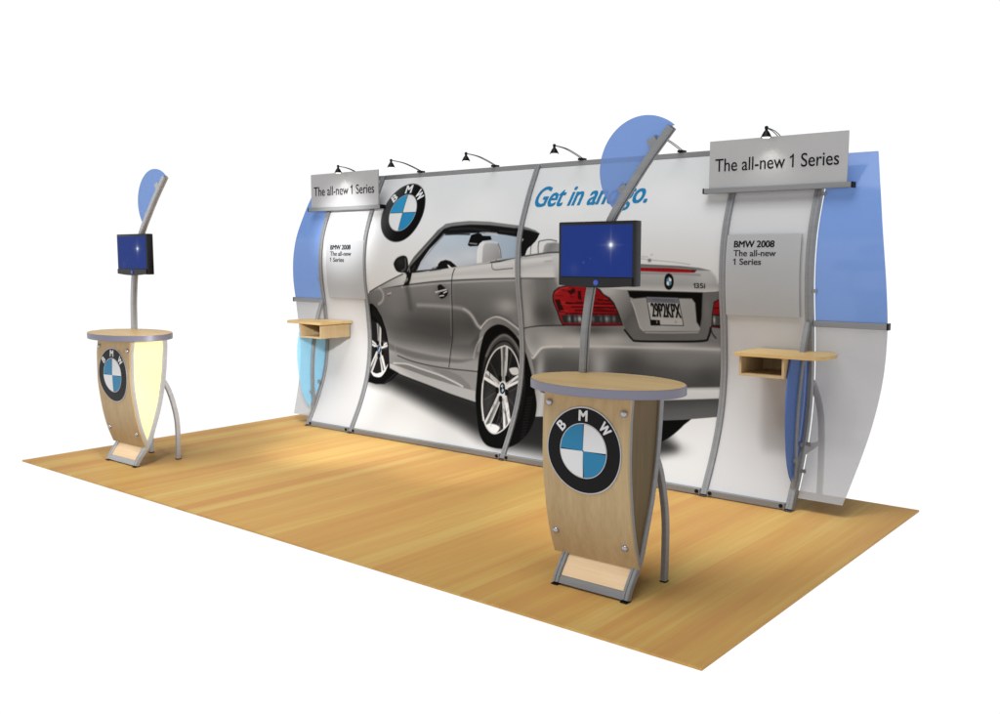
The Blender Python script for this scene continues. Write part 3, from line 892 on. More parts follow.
['P',[411,1537,435,1592,455,1538],[50,50,50],4.4,0,'','',1],
['L',[-213,1626,-213,1602],7.5,[90,90,90],4.7,1,'',1],
['L',[-258,1590,-257,1558,-239,1543,-196,1541,-122,1548,-37,1554],7.5,[84,84,84],4.7,1,'',1],
['P',[354,1671,714,1674,1160,1611,1178,1568,1072,1388,428,1372,395,1466],[[432,1663],[430,1388],[[0,[190,190,190]],[0.45,[176,176,176]],[0.65,[158,158,158]],[1,[152,152,152]]]],25.0,0,'body','',1],
['L',[488,1684,714,1670,942,1633,1160,1597],9.9,[90,90,90],6.6,1,'',1],
['P',[789,1640,1160,1595,1328,1591,1490,1585,1648,1572,1733,1555,1772,1517,1791,1469,1877,1422,1771,1409,1671,1400,1055,1403,789,1412],[[1368,1598],[1368,1403],[[0,[112,112,112]],[0.12,[120,120,120]],[0.25,[172,172,172]],[0.45,[160,160,160]],[0.75,[152,152,152]],[0.92,[176,176,176]],[1,[190,190,190]]]],4.6,0,'body','lid',1],
['P',[790,1625,1160,1595,1328,1591,1490,1585,1648,1572,1733,1555,1648,1553,1491,1569,1161,1575,863,1602],[108,108,108],6.2,0,'body','',1],
['B',[1688,1502],[92,56],[182,182,182],0.5,'lid',0],
['L',[1733,1552,1772,1510,1787,1462],8.7,[205,205,205],7.3,1,'',0.7],
['P',[970,1576,1178,1570,1410,1568,1570,1560,1617,1554,1611,1538,1410,1539,1178,1544,971,1548,935,1562,970,1575],[158,20,28],3.9,0,'','',1],
['L',[1178,1551,1410,1546,1570,1543],7.7,[196,30,40],6.1,1,'',0.8],
['L',[1186,1566,1186,1546],3.9,[120,12,20],3.9,1,'',0.6],
['L',[1220,1566,1220,1546],3.9,[120,12,20],3.9,1,'',0.6],
['L',[1254,1565,1254,1546],3.9,[120,12,20],3.9,1,'',0.6],
['L',[1287,1564,1287,1547],3.9,[120,12,20],3.9,1,'',0.6],
['L',[1320,1564,1320,1547],3.9,[120,12,20],3.9,1,'',0.6],
['L',[1353,1563,1353,1547],3.8,[120,12,20],3.8,1,'',0.6],
['L',[1386,1563,1386,1548],3.8,[120,12,20],3.8,1,'',0.6],
['L',[1418,1562,1418,1548],3.8,[120,12,20],3.8,1,'',0.6],
['L',[1451,1562,1451,1548],3.8,[120,12,20],3.8,1,'',0.6],
['L',[1483,1561,1483,1549],3.8,[120,12,20],3.8,1,'',0.6],
['L',[1515,1561,1515,1549],3.8,[120,12,20],3.8,1,'',0.6],
['L',[1546,1560,1547,1550],3.7,[120,12,20],3.7,1,'',0.6],
['L',[1586,1555,1619,1553],8.2,[40,40,40],3.7,1,'',1],
['L',[1161,1531,1491,1528,1649,1522],9.1,[96,96,96],12.2,1,'lid',0.6],
['L',[1158,1636,1285,1624,1425,1613,1569,1596],5.4,[150,150,150],4.6,1,'',0.8],
['B',[1242,1623],[14,12],[70,70,70],0.9,'',0],
['L',[1175,1651,1225,1648],9.4,[168,168,168],7.8,1,'',0.7],
['B',[1258,1665],[11,8],[165,165,165],0.7,'',0],
['L',[862,1421,1056,1406,1368,1403,1671,1401,1779,1413],10.8,[186,186,186],7.7,1,'lid',0.8],
['P',[1402,1531,1427,1519,1441,1491,1439,1448,1422,1420,1401,1412,1379,1422,1366,1450,1368,1493,1380,1519],[22,22,22],3.8,1,'','',1],
['P',[1404,1505,1423,1491,1423,1473,1404,1472],[215,215,215],3.1,0,'','',1],
['P',[1404,1505,1385,1490,1385,1472,1404,1472],[80,140,175],3.1,0,'','',1],
['P',[1403,1440,1423,1451,1423,1473,1404,1472],[80,140,175],3.1,0,'','',1],
['P',[1403,1440,1385,1450,1385,1472,1404,1472],[210,210,210],3.1,0,'','',1],
['P',[789,1412,1055,1403,1671,1400,1877,1415,1875,1353,1769,1349,1744,1313,1722,1156,1705,1090,1661,1059,1102,1027,1068,1040,1018,1098,963,1226,925,1301,839,1352,769,1380],[[855,1321],[1105,1103],[[0,[158,158,158]],[0.35,[128,128,128]],[0.7,[88,88,88]],[1,[98,98,98]]]],5.5,0,'body','sur',1],
['B',[1309,1069],[251,26],[92,92,92],0.8,'sur',0],
['L',[1191,1089,1393,1097,1619,1112],9.4,[170,170,170],7.8,1,'sur',0.8],
['B',[1696,1276],[31,100],[116,116,116],0.6,'sur',0],
['B',[869,1391],[71,30],[176,176,176],0.7,'body',0],
['L',[1009,1098,1070,1032,1111,1020,1307,1028,1649,1051,1701,1083,1722,1149],14.9,[20,20,20],6.3,1,'',1],
['P',[1055,1398,1671,1399,1661,1275,1644,1152,1631,1122,1174,1099,1141,1120,1084,1306],[[1151,1293],[1557,1162],[[0,[146,146,146]],[0.5,[158,158,158]],[1,[148,148,148]]]],4.7,0,'','rec',1],
['P',[1055,1398,1671,1399,1654,1224,1640,1148,1613,1187,1609,1323,1583,1354,1207,1351,1103,1340,1070,1351],[14,14,14],7.7,0,'','',1],
['L',[1076,1321,1099,1284,1141,1135,1174,1099],8.1,[190,190,190],6.5,1,'',0.6],
['P',[1210,1358,1478,1358,1510,1153,1236,1144],[34,34,34],3.9,0,'','',1],
['P',[1215,1355,1474,1355,1504,1158,1243,1150],[170,170,170],3.9,0,'','plate',1],
['P',[1215,1355,1474,1355,1482,1315,1223,1315],[112,114,124],4.7,0,'plate','',1],
['L',[1265,1337,1438,1335],7.8,[84,86,98],7.8,1,'plate',0.7],
['P',[1236,1187,1313,1186,1317,1148,1236,1145],[20,20,20],4.0,0,'','',1],
['L',[1288,1179,1290,1164],6.3,[150,150,150],3.9,1,'',1],
['B',[1445,1179],[8,8],[120,120,120],0.8,'',0],
['P',[353,1338,370,1378,422,1411,490,1426,716,1433,807,1404,840,1367,892,1342,930,1301,963,1226,996,1132,785,1118,598,1110,434,1104,407,1148,383,1219,354,1290],[28,28,28],6.0,0,'','',1],
['P',[363,1338,380,1374,426,1404,490,1418,716,1425,797,1397,831,1359,883,1334,921,1293,954,1221,984,1135,785,1125,598,1118,442,1112,417,1152,393,1219,364,1294],[[381,1387],[971,1211],[[0,[178,34,38]],[0.4,[164,22,28]],[1,[140,16,22]]]],4.3,0,'','tail',1],
['P',[374,1311,423,1312,453,1230,403,1220],[44,10,14],7.1,0,'tail','',0.9],
['P',[506,1382,565,1407,583,1384,533,1351],[44,10,14],6.9,0,'tail','',0.9],
['P',[602,1384,630,1385,633,1315,601,1322],[44,10,14],6.9,0,'tail','',0.9],
['P',[479,1294,536,1292,535,1280,477,1278],[44,10,14],7.0,0,'tail','',0.9],
['L',[478,1285,705,1289,924,1293],9.4,[46,8,12],6.0,1,'tail',0.85],
['L',[533,1258,735,1262,931,1266],9.3,[46,8,12],5.9,1,'tail',0.85],
['L',[559,1230,756,1235,946,1239],9.3,[46,8,12],5.9,1,'tail',0.85],
['L',[782,1322,841,1321,900,1320],9.2,[46,8,12],5.8,1,'tail',0.85],
['L',[470,1201,721,1208,962,1215],9.4,[46,8,12],6.0,1,'tail',0.85],
['L',[532,1385,553,1384,573,1384],5.4,[60,10,14],5.2,1,'tail',0.35891772941288314],
['L',[712,1352,748,1351,785,1351],4.6,[40,8,10],5.1,1,'tail',0.5915060036786661],
['L',[555,1371,567,1370,580,1370],5.8,[60,10,14],5.2,1,'tail',0.7230140219502887],
['L',[849,1253,863,1252,877,1252],6.2,[190,40,44],5.0,1,'tail',0.7402947439205096],
['L',[934,1247,953,1246,972,1246],9.7,[206,60,60],5.0,1,'tail',0.652265655432413],
['L',[688,1374,711,1373,733,1372],4.8,[40,8,10],5.1,1,'tail',0.7282082057379975],
['L',[391,1342,421,1342,452,1342],6.6,[40,8,10],5.3,1,'tail',0.43780632791128543],
['L',[639,1350,661,1349,683,1349],5.9,[206,60,60],5.1,1,'tail',0.7156665433855793],
['L',[417,1394,445,1393,473,1393],6.3,[40,8,10],5.2,1,'tail',0.6415991374258551],
['L',[800,1383,828,1382,855,1382],4.6,[96,14,18],5.0,1,'tail',0.6357585976622943],
['L',[651,1371,672,1370,694,1370],8.3,[190,40,44],5.1,1,'tail',0.6013380426125264],
['L',[915,1395,925,1393,936,1393],5.6,[40,8,10],4.9,1,'tail',0.6269444338079138],
['L',[529,1338,543,1337,558,1337],7.5,[60,10,14],5.2,1,'tail',0.5106878218336504],
['L',[422,1204,440,1203,458,1203],9.2,[206,60,60],5.3,1,'tail',0.35818438638198835],
['L',[546,1208,578,1208,610,1208],7.2,[40,8,10],5.2,1,'tail',0.6560196732585692],
['L',[427,1276,462,1276,498,1276],6.4,[206,60,60],5.3,1,'tail',0.5217355856259491],
['L',[943,1350,952,1349,961,1348],4.4,[96,14,18],4.9,1,'tail',0.5143358711353357],
['L',[844,1214,869,1213,893,1213],7.1,[96,14,18],5.0,1,'tail',0.5407786336722852],
['L',[516,1393,527,1392,538,1392],5.5,[190,40,44],5.2,1,'tail',0.7867784635524321],
['L',[740,1301,765,1300,790,1300],6.4,[60,10,14],5.1,1,'tail',0.4050229659354888],
['L',[691,1253,712,1252,732,1252],11.0,[120,16,22],5.1,1,'tail',0.44079773469893613],
['L',[644,1309,659,1308,675,1307],7.3,[190,40,44],5.1,1,'tail',0.7501851874778168],
['L',[868,1314,878,1313,887,1313],5.8,[96,14,18],5.0,1,'tail',0.5865547123821785],
['L',[836,1330,852,1329,868,1328],6.3,[206,60,60],5.0,1,'tail',0.6044048901839942],
['L',[958,1336,991,1336,1023,1336],8.4,[190,40,44],4.9,1,'tail',0.6851268285380785],
['L',[683,1391,698,1389,713,1389],10.2,[96,14,18],5.1,1,'tail',0.5014653130120941],
['L',[764,1251,791,1250,817,1250],9.7,[40,8,10],5.1,1,'tail',0.4468571010576895],
['L',[846,1253,864,1252,882,1252],6.8,[120,16,22],5.0,1,'tail',0.3834712556479445],
['L',[938,1225,965,1224,991,1224],4.4,[40,8,10],4.9,1,'tail',0.40743475440941096],
['L',[942,1283,952,1282,962,1282],5.2,[190,40,44],4.9,1,'tail',0.5590593219261071],
['L',[665,1327,685,1326,705,1326],9.7,[96,14,18],5.1,1,'tail',0.7650628970603207],
['L',[382,1221,395,1219,408,1219],10.2,[120,16,22],5.3,1,'tail',0.7450450416658143],
['L',[701,1232,716,1231,731,1231],8.8,[206,60,60],5.1,1,'tail',0.7182931337601506],
['L',[710,1252,744,1251,779,1252],7.2,[60,10,14],5.1,1,'tail',0.36538241738782923],
['L',[734,1312,767,1312,800,1312],8.3,[96,14,18],5.1,1,'tail',0.36861931616929433],
['L',[422,1222,458,1221,494,1222],6.5,[206,60,60],5.3,1,'tail',0.7224026641520158],
['L',[433,1292,454,1291,474,1291],9.9,[206,60,60],5.3,1,'tail',0.524883780294398],
['L',[821,1241,841,1241,861,1241],4.7,[40,8,10],5.0,1,'tail',0.7092591117948615],
['L',[591,1203,612,1202,634,1203],9.2,[120,16,22],5.2,1,'tail',0.3801130420183138],
['L',[901,1375,918,1374,935,1374],9.6,[120,16,22],4.9,1,'tail',0.40317761942190666],
['L',[715,1335,729,1334,743,1334],9.0,[206,60,60],5.1,1,'tail',0.5724148529538484],
['L',[584,1297,619,1296,654,1297],9.2,[60,10,14],5.2,1,'tail',0.6416469439142772],
['L',[463,1382,495,1381,528,1381],8.5,[40,8,10],5.2,1,'tail',0.38405794750393596],
['L',[523,1232,542,1231,562,1231],9.7,[190,40,44],5.2,1,'tail',0.35076162557698787],
['L',[405,1215,431,1214,457,1215],10.9,[40,8,10],5.3,1,'tail',0.4875426823014883],
['L',[883,1257,909,1257,934,1257],7.1,[96,14,18],5.0,1,'tail',0.46326330227381707],
['B',[763,1145],[8,10],[110,110,110],0.7,'tail',0],
['B',[524,1143],[7,15],[150,150,150],0.7,'tail',0],
['B',[553,1146],[12,14],[40,40,40],0.7,'tail',0],
['B',[661,1143],[7,12],[150,150,150],0.7,'tail',0],
['B',[540,1140],[11,11],[40,40,40],0.7,'tail',0],
['B',[868,1159],[14,7],[110,110,110],0.7,'tail',0],
['B',[962,1171],[14,6],[40,40,40],0.7,'tail',0],
['B',[540,1163],[14,8],[150,150,150],0.7,'tail',0],
['B',[894,1167],[13,8],[190,190,190],0.7,'tail',0],
['B',[820,1184],[7,9],[110,110,110],0.7,'tail',0],
['B',[966,1159],[8,9],[150,150,150],0.7,'tail',0],
['B',[600,1169],[5,8],[110,110,110],0.7,'tail',0],
['B',[692,1165],[13,10],[190,190,190],0.7,'tail',0],
['B',[779,1191],[6,15],[150,150,150],0.7,'tail',0],
['B',[768,1182],[6,8],[60,60,60],0.7,'tail',0],
['B',[786,1173],[11,6],[60,60,60],0.7,'tail',0],
['B',[486,1180],[6,10],[110,110,110],0.7,'tail',0],
['B',[807,1170],[14,8],[110,110,110],0.7,'tail',0],
['B',[578,1149],[7,15],[40,40,40],0.7,'tail',0],
['B',[515,1185],[15,9],[60,60,60],0.7,'tail',0],
['B',[833,1166],[14,14],[40,40,40],0.7,'tail',0],
['B',[744,1160],[12,11],[110,110,110],0.7,'tail',0],
['B',[669,1183],[8,11],[190,190,190],0.7,'tail',0],
['B',[537,1140],[8,10],[150,150,150],0.7,'tail',0],
['B',[900,1186],[8,10],[40,40,40],0.7,'tail',0],
['B',[596,1154],[8,13],[40,40,40],0.7,'tail',0],
['L',[476,1270,704,1275,932,1278],6.8,[206,44,50],5.1,1,'tail',0.7],
['L',[389,1363,440,1396,508,1409],10.5,[214,70,70],8.8,1,'tail',0.7],
['P',[420,1188,966,1206,985,1150,445,1125],[46,46,46],5.1,0,'tail','',1],
['B',[500,1160],[15,27],[150,162,172],0.95,'tail',0],
['B',[558,1162],[14,27],[106,118,130],0.95,'tail',0],
['B',[601,1164],[24,26],[168,174,178],0.95,'tail',0],
['B',[723,1169],[22,26],[100,108,116],0.95,'tail',0],
['B',[797,1173],[18,26],[90,98,106],0.95,'tail',0],
['B',[856,1175],[23,26],[150,160,166],0.95,'tail',0],
['B',[915,1178],[17,26],[110,118,124],0.95,'tail',0],
['L',[449,1181,455,1129],5.3,[40,40,40],5.3,1,'tail',0.7],
['L',[491,1183,497,1131],5.3,[40,40,40],5.3,1,'tail',0.7],
['L',[534,1185,540,1133],5.2,[40,40,40],5.2,1,'tail',0.7],
['L',[576,1187,582,1135],5.2,[40,40,40],5.2,1,'tail',0.7],
['L',[618,1188,624,1137],5.2,[40,40,40],5.2,1,'tail',0.7],
['L',[659,1190,665,1139],5.2,[40,40,40],5.2,1,'tail',0.7],
['L',[700,1192,706,1140],5.1,[40,40,40],5.1,1,'tail',0.7],
['L',[741,1194,747,1142],5.1,[40,40,40],5.1,1,'tail',0.7],
['L',[782,1195,788,1144],5.1,[40,40,40],5.1,1,'tail',0.7],
['L',[822,1197,828,1146],5.0,[40,40,40],5.0,1,'tail',0.7],
['L',[862,1199,868,1148],5.0,[40,40,40],5.0,1,'tail',0.7],
['L',[902,1200,908,1150],5.0,[40,40,40],5.0,1,'tail',0.7],
['L',[942,1202,947,1152],5.0,[40,40,40],5.0,1,'tail',0.7],
['L',[439,1115,785,1127,984,1135],9.4,[110,16,24],5.1,1,'',1],
['P',[1753,1335,1785,1353,1875,1360,1867,1149,1725,1156,1736,1256],[28,28,28],4.4,0,'','',1],
['P',[1757,1328,1784,1346,1875,1353,1870,1247,1741,1249],[156,20,28],3.7,0,'','',1],
['P',[1740,1239,1870,1240,1867,1170,1733,1171],[70,70,70],3.7,0,'','',1],
['B',[1751,1207],[9,28],[175,175,175],0.9,'',0],
['L',[1751,1292,1797,1294],7.3,[60,10,14],4.4,1,'',1],
['L',[1728,1159,1806,1153],8.9,[110,14,20],4.4,1,'',1],
['L',[1721,1141,1736,1106,1759,1079],10.4,[30,30,30],5.9,1,'body',0.8]]


def smooth_pts(p, closed):
    n = len(p)
    out = []
    rng = range(n) if closed else range(n - 1)
    for i in rng:
        if closed:
            a, b, c, d = p[i - 1], p[i], p[(i + 1) % n], p[(i + 2) % n]
        else:
            a, b, c, d = p[max(i - 1, 0)], p[i], p[i + 1], p[min(i + 2, n - 1)]
        for t in np.arange(0, 1, 0.2):
            out.append(0.5 * ((2 * b) + (c - a) * t + (2 * a - 5 * b + 4 * c - d) * t ** 2 + (3 * b - a - 3 * c + d) * t ** 3))
    if not closed:
        out.append(p[-1])
    return np.array(out)


class Print:
    """raster of the mural in millimetres of fabric, composed in display values"""
    STEP = 4.0

    def __init__(s, x0, x1, z0, z1):
        s.x = np.linspace(x0, x1, int(round((x1 - x0) / s.STEP)) + 1)
        s.z = np.linspace(z0, z1, int(round((z1 - z0) / s.STEP)) + 1)
        s.img = np.full((len(s.z), len(s.x), 3), 231.0)
        s.masks = {}

    def window(s, lo, hi, pad):
        i0, i1 = np.searchsorted(s.x, (lo[0] - pad, hi[0] + pad))
        j0, j1 = np.searchsorted(s.z, (lo[1] - pad, hi[1] + pad))
        return slice(j0, j1), slice(i0, i1)

    def dist(s, pts, closed, X, Z):
        d2 = np.full(X.shape, 1e12)
        ins = np.zeros(X.shape, bool)
        n = len(pts)
        for i in range(n if closed else n - 1):
            a, b = pts[i], pts[(i + 1) % n]
            e = b - a
            L2 = max(e @ e, 1e-9)
            t = np.clip(((X - a[0]) * e[0] + (Z - a[1]) * e[1]) / L2, 0, 1)
            d2 = np.minimum(d2, (X - a[0] - t * e[0]) ** 2 + (Z - a[1] - t * e[1]) ** 2)
            if closed and a[1] != b[1]:
                cr = ((a[1] > Z) != (b[1] > Z)) & (X < e[0] * (Z - a[1]) / e[1] + a[0])
                ins ^= cr
        d = np.sqrt(d2)
        return np.where(ins, -d, d) if closed else d

    def colour(s, c, X, Z):
        if isinstance(c[0], list):
            p0, p1 = np.array(c[0], float), np.array(c[1], float)
            e = p1 - p0
            t = ((X - p0[0]) * e[0] + (Z - p0[1]) * e[1]) / (e @ e)
            ts = [k[0] for k in c[2]]
            return np.stack([np.interp(t, ts, [k[1][q] for k in c[2]]) for q in range(3)], -1)
        return np.array(c, float)

    def blend(s, W, al, c, clip, X, Z):
        if clip:
            al = al * s.masks[clip][W]
        al = al[..., None]
        s.img[W] = s.img[W] * (1 - al) + s.colour(c, X, Z) * al

    def draw(s, op):
        if op[0] == 'P':
            _, pts, c, f, sm, clip, save, a = op
            pts = np.array(pts, float).reshape(-1, 2)
            if sm: pts = smooth_pts(pts, True)
            W = s.window(pts.min(0), pts.max(0), f * 1.2 + 5)
            X, Z = np.meshgrid(s.x[W[1]], s.z[W[0]])
            if X.size == 0:
                if save: s.masks[save] = np.zeros(s.img.shape[:2])
                return
            f = max(f, 2.6)
            al = np.clip(0.5 - s.dist(pts, True, X, Z) / (2 * f), 0, 1)
            al = al * al * (3 - 2 * al)
            if save:
                k = np.zeros(s.img.shape[:2]); k[W] = al; s.masks[save] = k
            s.blend(W, al * a, c, clip, X, Z)
        elif op[0] == 'L':
            _, pts, w, c, f, sm, clip, a = op
            pts = np.array(pts, float).reshape(-1, 2)
            if sm and len(pts) > 2: pts = smooth_pts(pts, False)
            W = s.window(pts.min(0), pts.max(0), w + f * 1.2 + 5)
            X, Z = np.meshgrid(s.x[W[1]], s.z[W[0]])
            if X.size == 0: return
            f = max(f, 2.6)
            al = np.clip(0.5 - (s.dist(pts, False, X, Z) - w / 2) / (2 * f), 0, 1)
            s.blend(W, al * al * (3 - 2 * al) * a, c, clip, X, Z)
        else:
            _, p, r, c, a, clip, ang = op
            W = s.window((p[0] - 2 * r[0], p[1] - 2 * r[1]), (p[0] + 2 * r[0], p[1] + 2 * r[1]), 0)
            X, Z = np.meshgrid(s.x[W[1]], s.z[W[0]])
            if X.size == 0: return
            q = ((X - p[0]) / r[0]) ** 2 + ((Z - p[1]) / r[1]) ** 2
            s.blend(W, a * np.exp(-q * 1.1) * (q < 4), c, clip, X, Z)

    def disc(s, c, r, colour, lo=None, hi=None, f=2.6):
        W = s.window((c[0] - r, c[1] - r), (c[0] + r, c[1] + r), f * 2)
        X, Z = np.meshgrid(s.x[W[1]], s.z[W[0]])
        if X.size == 0: return
        d = np.hypot(X - c[0], Z - c[1]) - r
        al = np.clip(0.5 - d / (2 * f), 0, 1)
        if lo is not None:
            al = al * ((X - c[0]) * lo > 0) * ((Z - c[1]) * hi > 0)
        s.blend(W, al, colour, '', X, Z)


def brighter(op):
    """the press run came out a little lighter than the proof"""
    op = list(op)
    i = {'P': 2, 'L': 3, 'B': 3}[op[0]]
    k = lambda c: [min(243.0, v * (1.11 if v > 60 else 0.62 + 0.49 * v / 60)) for v in c] if max(c) - min(c) < 12 else ([v * 0.92 for v in c] if c[0] > c[2] else [v * 1.02 for v in c])
    c = op[i]
    op[i] = [c[0], c[1], [[t, k(v)] for t, v in c[2]]] if isinstance(c[0], list) else k(c)
    return op


def mural_mesh(name, x0, x1, z0, z1, parent):
    pr = Print(x0, x1, z0, z1)
    for op in OPS:
        pr.draw(brighter(op))
    # round emblem, upper left
    ec = (-1408.0, 2047.0)
    g = [[-1640, 2100], [-1200, 1990], [[0, [74] * 3], [.35, [40] * 3], [.6, [16] * 3], [1, [10] * 3]]]
    pr.disc(ec, 270, [120, 120, 122]); pr.disc(ec, 263, g); pr.disc(ec, 170, [150, 152, 156]); pr.disc(ec, 164, [226, 226, 226])
    pr.disc(ec, 164, [52, 146, 192], -1, 1); pr.disc(ec, 164, [44, 136, 184], 1, -1)
    pr.draw(['L', [-1408, 1884, -1408, 2210], 5, [30] * 3, 2, 0, '', .9])
    pr.draw(['L', [-1571, 2047, -1245, 2047], 5, [30] * 3, 2, 0, '', .9])
    img = np.clip(pr.img / 255.0, 0, 1)
    rgb = lin(img) * PRINT_GAIN
    ny, nx = img.shape[:2]
    X, Z = np.meshgrid(pr.x / 1000.0, pr.z / 1000.0)
    co = np.stack([X + XC, wall_y(Z) - 0.004, Z], -1).reshape(-1, 3)
    me = bpy.data.meshes.new(name)
    nv = nx * ny
    nf = (nx - 1) * (ny - 1)
    idx = np.arange(nv).reshape(ny, nx)
    quads = np.stack([idx[:-1, :-1], idx[:-1, 1:], idx[1:, 1:], idx[1:, :-1]], -1).reshape(-1)
    me.vertices.add(nv)
    me.vertices.foreach_set("co", co.astype(np.float32).ravel())
    me.loops.add(nf * 4)
    me.loops.foreach_set("vertex_index", quads.astype(np.int32))
    me.polygons.add(nf)
    me.polygons.foreach_set("loop_start", np.arange(0, nf * 4, 4, dtype=np.int32))
    me.update(calc_edges=True)
    at = me.color_attributes.new("print", 'FLOAT_COLOR', 'POINT')
    at.data.foreach_set("color", np.concatenate([rgb.reshape(-1, 3), np.ones((nv, 1))], 1).astype(np.float32).ravel())
    me.polygons.foreach_set("use_smooth", np.ones(nf, dtype=bool))
    me.materials.append(M['print'])
    o = link(name, me, parent)
    # a fabric backing gives the sheet its thickness
    return o


def print_material():
    m = bpy.data.materials.new("printed_fabric")
    m.use_nodes = True
    nt = m.node_tree
    b = nt.nodes["Principled BSDF"]
    b.inputs["Roughness"].default_value = 0.7
    b.inputs["Specular IOR Level"].default_value = 0.04
    a = nt.nodes.new("ShaderNodeAttribute")
    a.attribute_name = "print"
    nt.links.new(a.outputs["Color"], b.inputs["Base Color"])
    return m


M['print'] = print_material()

# ------------------------------------------------------------------ floor
bm = bmesh.new()
box(bm, (0, 0, -0.012), (6.096, 3.048, 0.0))
tag(obj('floor', bm, 'floor'), "honey coloured laminate floor of the exhibition stand", None, None, 'structure')


# ------------------------------------------------------------------ curved display wall
def sheet(bm, x0, x1, z0, z1, dy0, dy1, n=48, outline=None):
    """panel that follows the wall profile, thickness from dy0 to dy1; outline(z) -> (x0, x1)"""
    rings = []
    for i in range(n + 1):
        z = z0 + (z1 - z0) * i / n
        a, b = outline(z) if outline else (x0, x1)
        y = float(wall_y(z))
        rings.append([bm.verts.new((a, y + dy0, z)), bm.verts.new((b, y + dy0, z)), bm.verts.new((b, y + dy1, z)), bm.verts.new((a, y + dy1, z))])
    for p, q in zip(rings, rings[1:]):
        for j in range(4):
            bm.faces.new((p[j], p[(j + 1) % 4], q[(j + 1) % 4], q[j]))
    bm.faces.new(rings[0][::-1])
    bm.faces.new(rings[-1])


wall = thing('display_wall', "curved fabric display wall printed with a silver convertible car, on an aluminium frame", 'display wall', (XC, 2.5, 0))


def lw(o):          # keep world placement under the wall's empty
    o.matrix_parent_inverse = Matrix.Translation((-XC, -2.5, 0))
    return o


POLES = (-2.44, -1.82, 0.02, 1.825, 2.434)
for dx in POLES:
    bm = bmesh.new()
    sweep(bm, [(XC + dx, float(wall_y(z)) + 0.004, z) for z in np.linspace(0.006, 2.40 if abs(dx) < 2 else 2.108, 60)], channel(0.046, 0.05, 0.006, 0.002), (1, 0, 0))
    o = lw(obj('pole', bm, 'alu', wall, 40))
    bm = bmesh.new()
    box(bm, (XC + dx - 0.0245, 2.455, 0.0005), (XC + dx + 0.0245, 2.52, 0.009), 0.003)
    obj('foot', bm, 'alu_dark', o)
xs = sorted(POLES)
for a, b in zip(xs, xs[1:]):
    bm = bmesh.new()
    box(bm, (XC + a + 0.025, 2.470, 0.006), (XC + b - 0.025, 2.505, 0.048), 0.004)
    rl = lw(obj('base_rail', bm, 'alu', wall))
    for x in (XC + a + 0.05, XC + b - 0.05):
        bm = bmesh.new()
        lathe(bm, [(0.0135, 0), (0.0135, 0.006), (0.009, 0.009)], n=14)
        place(bm, lambda c, x=x: Vector((x + c.x, 2.470 - c.z, 0.030 + c.y)))
        obj('bolt', bm, 'black', rl)
for a, b in zip(xs, xs[1:]):
    bm = bmesh.new()
    box(bm, (XC + a + (0.0235 if abs(a) < 2 else -0.02), 2.945, 2.372), (XC + b - (0.0235 if abs(b) < 2 else -0.02), 2.985, 2.412), 0.005)
    lw(obj('top_rail', bm, 'alu', wall))
lw(mural_mesh('printed_panel', -1800, 0, 48, 2372, wall))
lw(mural_mesh('printed_panel', 38, 1805, 48, 2372, wall))
for a, b in ((xs[0], xs[1]), (xs[3], xs[4])):
    bm = bmesh.new()
    sheet(bm, XC + a + 0.02, XC + b - 0.02, 0.046, 2.372, -0.004, 0.001)
    lw(obj('plain_panel', bm, 'fabric', wall, 40))
for a, b in ((xs[1], xs[2]), (xs[2], xs[3])):
    bm = bmesh.new()
    sheet(bm, XC + a + 0.02, XC + b - 0.02, 0.046, 2.372, 0.001, 0.004)
    lw(obj('fabric_backing', bm, 'fabric', wall, 40))
# lettering printed on the fabric
bm = text_mesh("Get in and go.", 0.158, 1.055, 0.0, 0.030)
words('slogan', bm, lambda c: Vector((XC + 0.085 + c.x + 0.24 * c.z, float(wall_y(2.052 + c.z)) - 0.0055 + c.y, 2.052 + c.z)), 'ink_blue', wall, 0.055, lw)
bm = text_mesh("29P2KPX", 0.100, 0.236, -0.1, 0.030)
place(bm, lambda c: Vector((XC + 1.256 + c.x, float(wall_y(1.211 + c.z)) - 0.0055 + c.y, 1.211 + c.z)))
lw(obj('plate_lettering', bm, 'ink', wall))
bm = text_mesh("135i", 0.034, 0.09, 0.0, 0.04)
place(bm, lambda c: Vector((XC + 1.600 + c.x, float(wall_y(1.430 + c.z)) - 0.0055 + c.y, 1.430 + c.z)))
lw(obj('badge_lettering', bm, 'ink_grey', wall))
for ch, an, h in (("B", 139, 0.072), ("M", 92, 0.072), ("W", 45, 0.072)):
    bm = text_mesh(ch, h, {'B': 0.052, 'M': 0.074, 'W': 0.092}[ch], 0, 0.055)
    w = max(v.co.x for v in bm.verts)
    rot = R(an - 90)

    def fn(c, w=w, rot=rot, h=h):
        x, z = c.x - w / 2, c.z - h / 2 + 0.217
        X, Zz = x * math.cos(rot) - z * math.sin(rot), x * math.sin(rot) + z * math.cos(rot)
        return Vector((XC - 1.408 + X, float(wall_y(2.047 + Zz)) - 0.0055 + c.y, 2.047 + Zz))
    lw(obj('emblem_letter', place(bm, fn), 'emb_white', wall))


def curve_pts(knots, n=40):
    k = np.array(knots, float)
    return [tuple(v) for v in smooth_pts_n(k, n)]


def smooth_pts_n(k, per):
    out = []
    n = len(k)
    for i in range(n - 1):
        a, b, c, d = k[max(i - 1, 0)], k[i], k[i + 1], k[min(i + 2, n - 1)]
        for t in np.linspace(0, 1, per, endpoint=False):
            out.append(0.5 * ((2 * b) + (c - a) * t + (2 * a - 5 * b + 4 * c - d) * t ** 2 + (3 * b - a - 3 * c + d) * t ** 3))
    out.append(k[-1])
    return out


